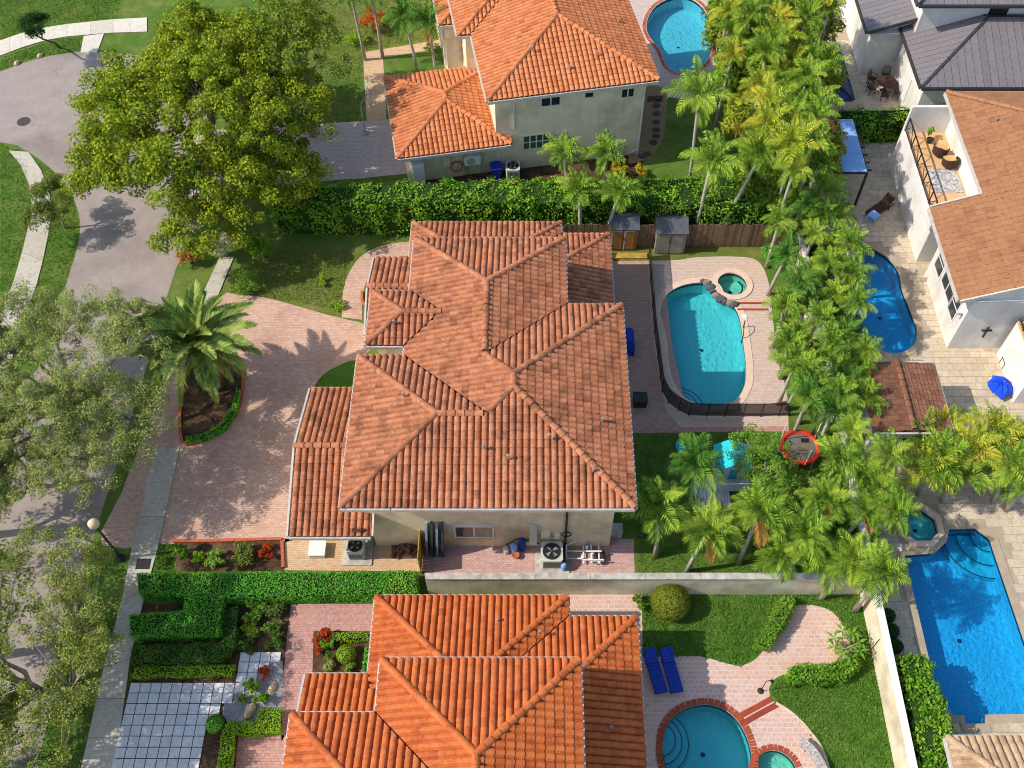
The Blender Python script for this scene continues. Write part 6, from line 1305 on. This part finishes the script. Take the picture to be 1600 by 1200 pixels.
# parasol folded, side table
p = at(1566, 600, .6); t = thing('folded_parasol', 'collapsed bright blue parasol lying over a chair frame on the stone terrace', 'parasol', (p.x, p.y, .05)); n = 14
vs = [(0, 0, .75)]
for rr, zz in ((.25, .7), (.5, .5), (.62, .32)): vs += [(rr*(1+.22*math.sin(k*2.7+rr*4))*math.cos(2*math.pi*k/n), rr*(1.1+.2*math.cos(k*3.1))*math.sin(2*math.pi*k/n), zz+.1*((k % 2)*2-1)) for k in range(n)]
MB().add(vs, [(0, 1+k, 1+(k+1) % n) for k in range(n)]+[(1+j*n+k, 1+(j+1)*n+k, 1+(j+1)*n+(k+1) % n, 1+j*n+(k+1) % n) for j in range(2) for k in range(n)]).build('canopy', M['cobalt'], t)
MB().tube([(0, 0, 0), (.02, 0, .8)], .03, 6).build('pole', M['cap'], t); MB().tube([(.4, -.3, .3), (.8, -.6, .3), (1.0, -.4, .3), (.6, -.1, .3)], .02, 5, True).build('chair_frame', M['dark'], t)
p = at(1570, 572); t = thing('side_table', 'square brown wicker side table above the blue parasol', 'table', (p.x, p.y, .03)); MB().box(-.25, .25, -.25, .25, .42, .47).build('tabletop', M['wicker'], t)
for sx in (-.22, .22):
    for sy in (-.22, .22): MB().box(sx-.025, sx+.025, sy-.025, sy+.025, 0, .418).build('leg', M['wicker'], t)
# gathered curtains at the terrace
for lab, x, y in (('bundled white curtain tied at the balcony post, upper one', 1421, 262), ('bundled white curtain tied at the terrace post, lower one', 1435, 325)):
    p = at(x, y); t = thing('curtain', lab, 'curtain', (p.x, p.y, .03))
    pr = [(.32, 0), (.26, .5), (.13, 1.2), (.2, 1.9), (.26, 2.5)]; n = 16; vs = [((r_*(1+.25*(k % 2)))*math.cos(2*math.pi*k/n), (r_*(1+.25*(k % 2)))*math.sin(2*math.pi*k/n), z_) for r_, z_ in pr for k in range(n)]
    MB().add(vs, [(i*n+k, i*n+(k+1) % n, (i+1)*n+(k+1) % n, (i+1)*n+k) for i in range(4) for k in range(n)]).build('cloth', M['white'], t); MB().lathe([(.17, 1.17), (.17, 1.24)], n=12).build('tie', M['cap'], t)
# south yard
p = at(1313, 1020); t = thing('potted_plant', 'plumeria in a pale pot on the paver circle', 'potted plant', (p.x, p.y, .012))
MB().lathe([(.2, 0), (.34, .25), (.36, .4), (.4, .42), (.36, .44), (.3, .36), (.02, .34)], n=16).build('pot', M['pot'], t)
b = MB(); tips = []
for k in range(8): a = k*.785+.2; e = (.55*math.cos(a), .55*math.sin(a), .95+.12*(k % 3)); b.tube([(0, 0, .36), (.25*math.cos(a), .25*math.sin(a), .6), e], [.035, .028, .02], 5); tips.append(e)
b.build('branch', M['bark'], t)
for e in tips:
    for k in range(5): a = k*1.257+e[0]*3; MB().add([(0,0,0),(.22*math.cos(a-.3),.22*math.sin(a-.3),.08),(.46*math.cos(a),.46*math.sin(a),.02),(.22*math.cos(a+.3),.22*math.sin(a+.3),.08)], [(0,1,2,3)]).build('leaf', M['leaf_shrub'], t).location = e
p = at(1270, 1190); t = thing('bench', 'curved mosaic bench on the edge of the south patio', 'bench', (p.x, p.y, .012))
def arcseg(r0_, r1_, z0, z1, a0=-12, a1=58): return [(r_*math.cos(R(a))-1.4, r_*math.sin(R(a))-.7) for r_, rgn in ((r0_, np.linspace(a0, a1, 10)), (r1_, np.linspace(a1, a0, 10))) for a in rgn]
MB().prism(arcseg(1.45, 1.85, 0, 0), .4, .47).build('seat', M['mosaic'], t)
for a in (-5, 50): MB().prism(arcseg(1.5, 1.8, 0, 0, a-5, a+5), 0, .398).build('leg', M['coping'], t)
for lab, x, y in (('thin dark garden light pole on the paver patch', 1188, 1080), ('thin dark garden light pole beside the potted plant', 1360, 1016)):
    p = at(x, y); t = thing('garden_light', lab, 'garden light', (p.x, p.y, .01)); MB().lathe([(.13, 0), (.14, .03), (.03, .06)], n=12).build('base', M['brown_trim'], t); MB().tube([(0, 0, .05), (0, 0, 1.3), (.12, .0, 1.42), (.25, 0, 1.38)], .018, 6).build('pole', M['dark'], t); MB().lathe([(.09, 1.3), (.03, 1.4)], (.25, 0, 0), 10).build('lamp_head', M['dark'], t)
for lab, x, y, s in (('large pale boulder in the gravel bed', 391, 1112, .42), ('small pale boulder in the gravel bed', 426, 1075, .3), ('pale rock at the street edge on the grass', 63, 88, .28), ('flat rock at the street edge below the sidewalk', 27, 100, .28)):
    p = at(x, y); n = 9; vs = [(0, 0, s*.75)]
    for rr, zz in ((.5, .62), (.85, .35), (.9, 0)): vs += [(rr*s*rnd.uniform(.8, 1.1)*math.cos(2*math.pi*k/n)*.62, rr*s*rnd.uniform(.85, 1.1)*math.sin(2*math.pi*k/n), zz*s*rnd.uniform(.85, 1.1)) for k in range(n)]
    o = MB().add(vs, [(0, 1+k, 1+(k+1) % n) for k in range(n)]+[(1+j*n+k, 1+(j+1)*n+k, 1+(j+1)*n+(k+1) % n, 1+j*n+(k+1) % n) for j in range(2) for k in range(n)]).build('boulder', M['stone'], loc=(p.x, p.y, .01), rz=-.4); tag(o, lab, 'boulder')
p = at(983, 236); t = thing('deck_chair', 'white folding deck chair at the corner of the north house', 'chair', (p.x, p.y, .01), .5)
for k in range(5): MB().bar((-.25, -.4+k*.16, .3+.06*k), (.25, -.4+k*.16, .3+.06*k), .1, .02).build('slat', M['white'], t)
for s in (-.24, .24): MB().bar((s, -.5, 0), (s, .35, .6), .03).bar((s, .4, 0), (s, -.4, .3), .03).build('frame', M['white'], t)
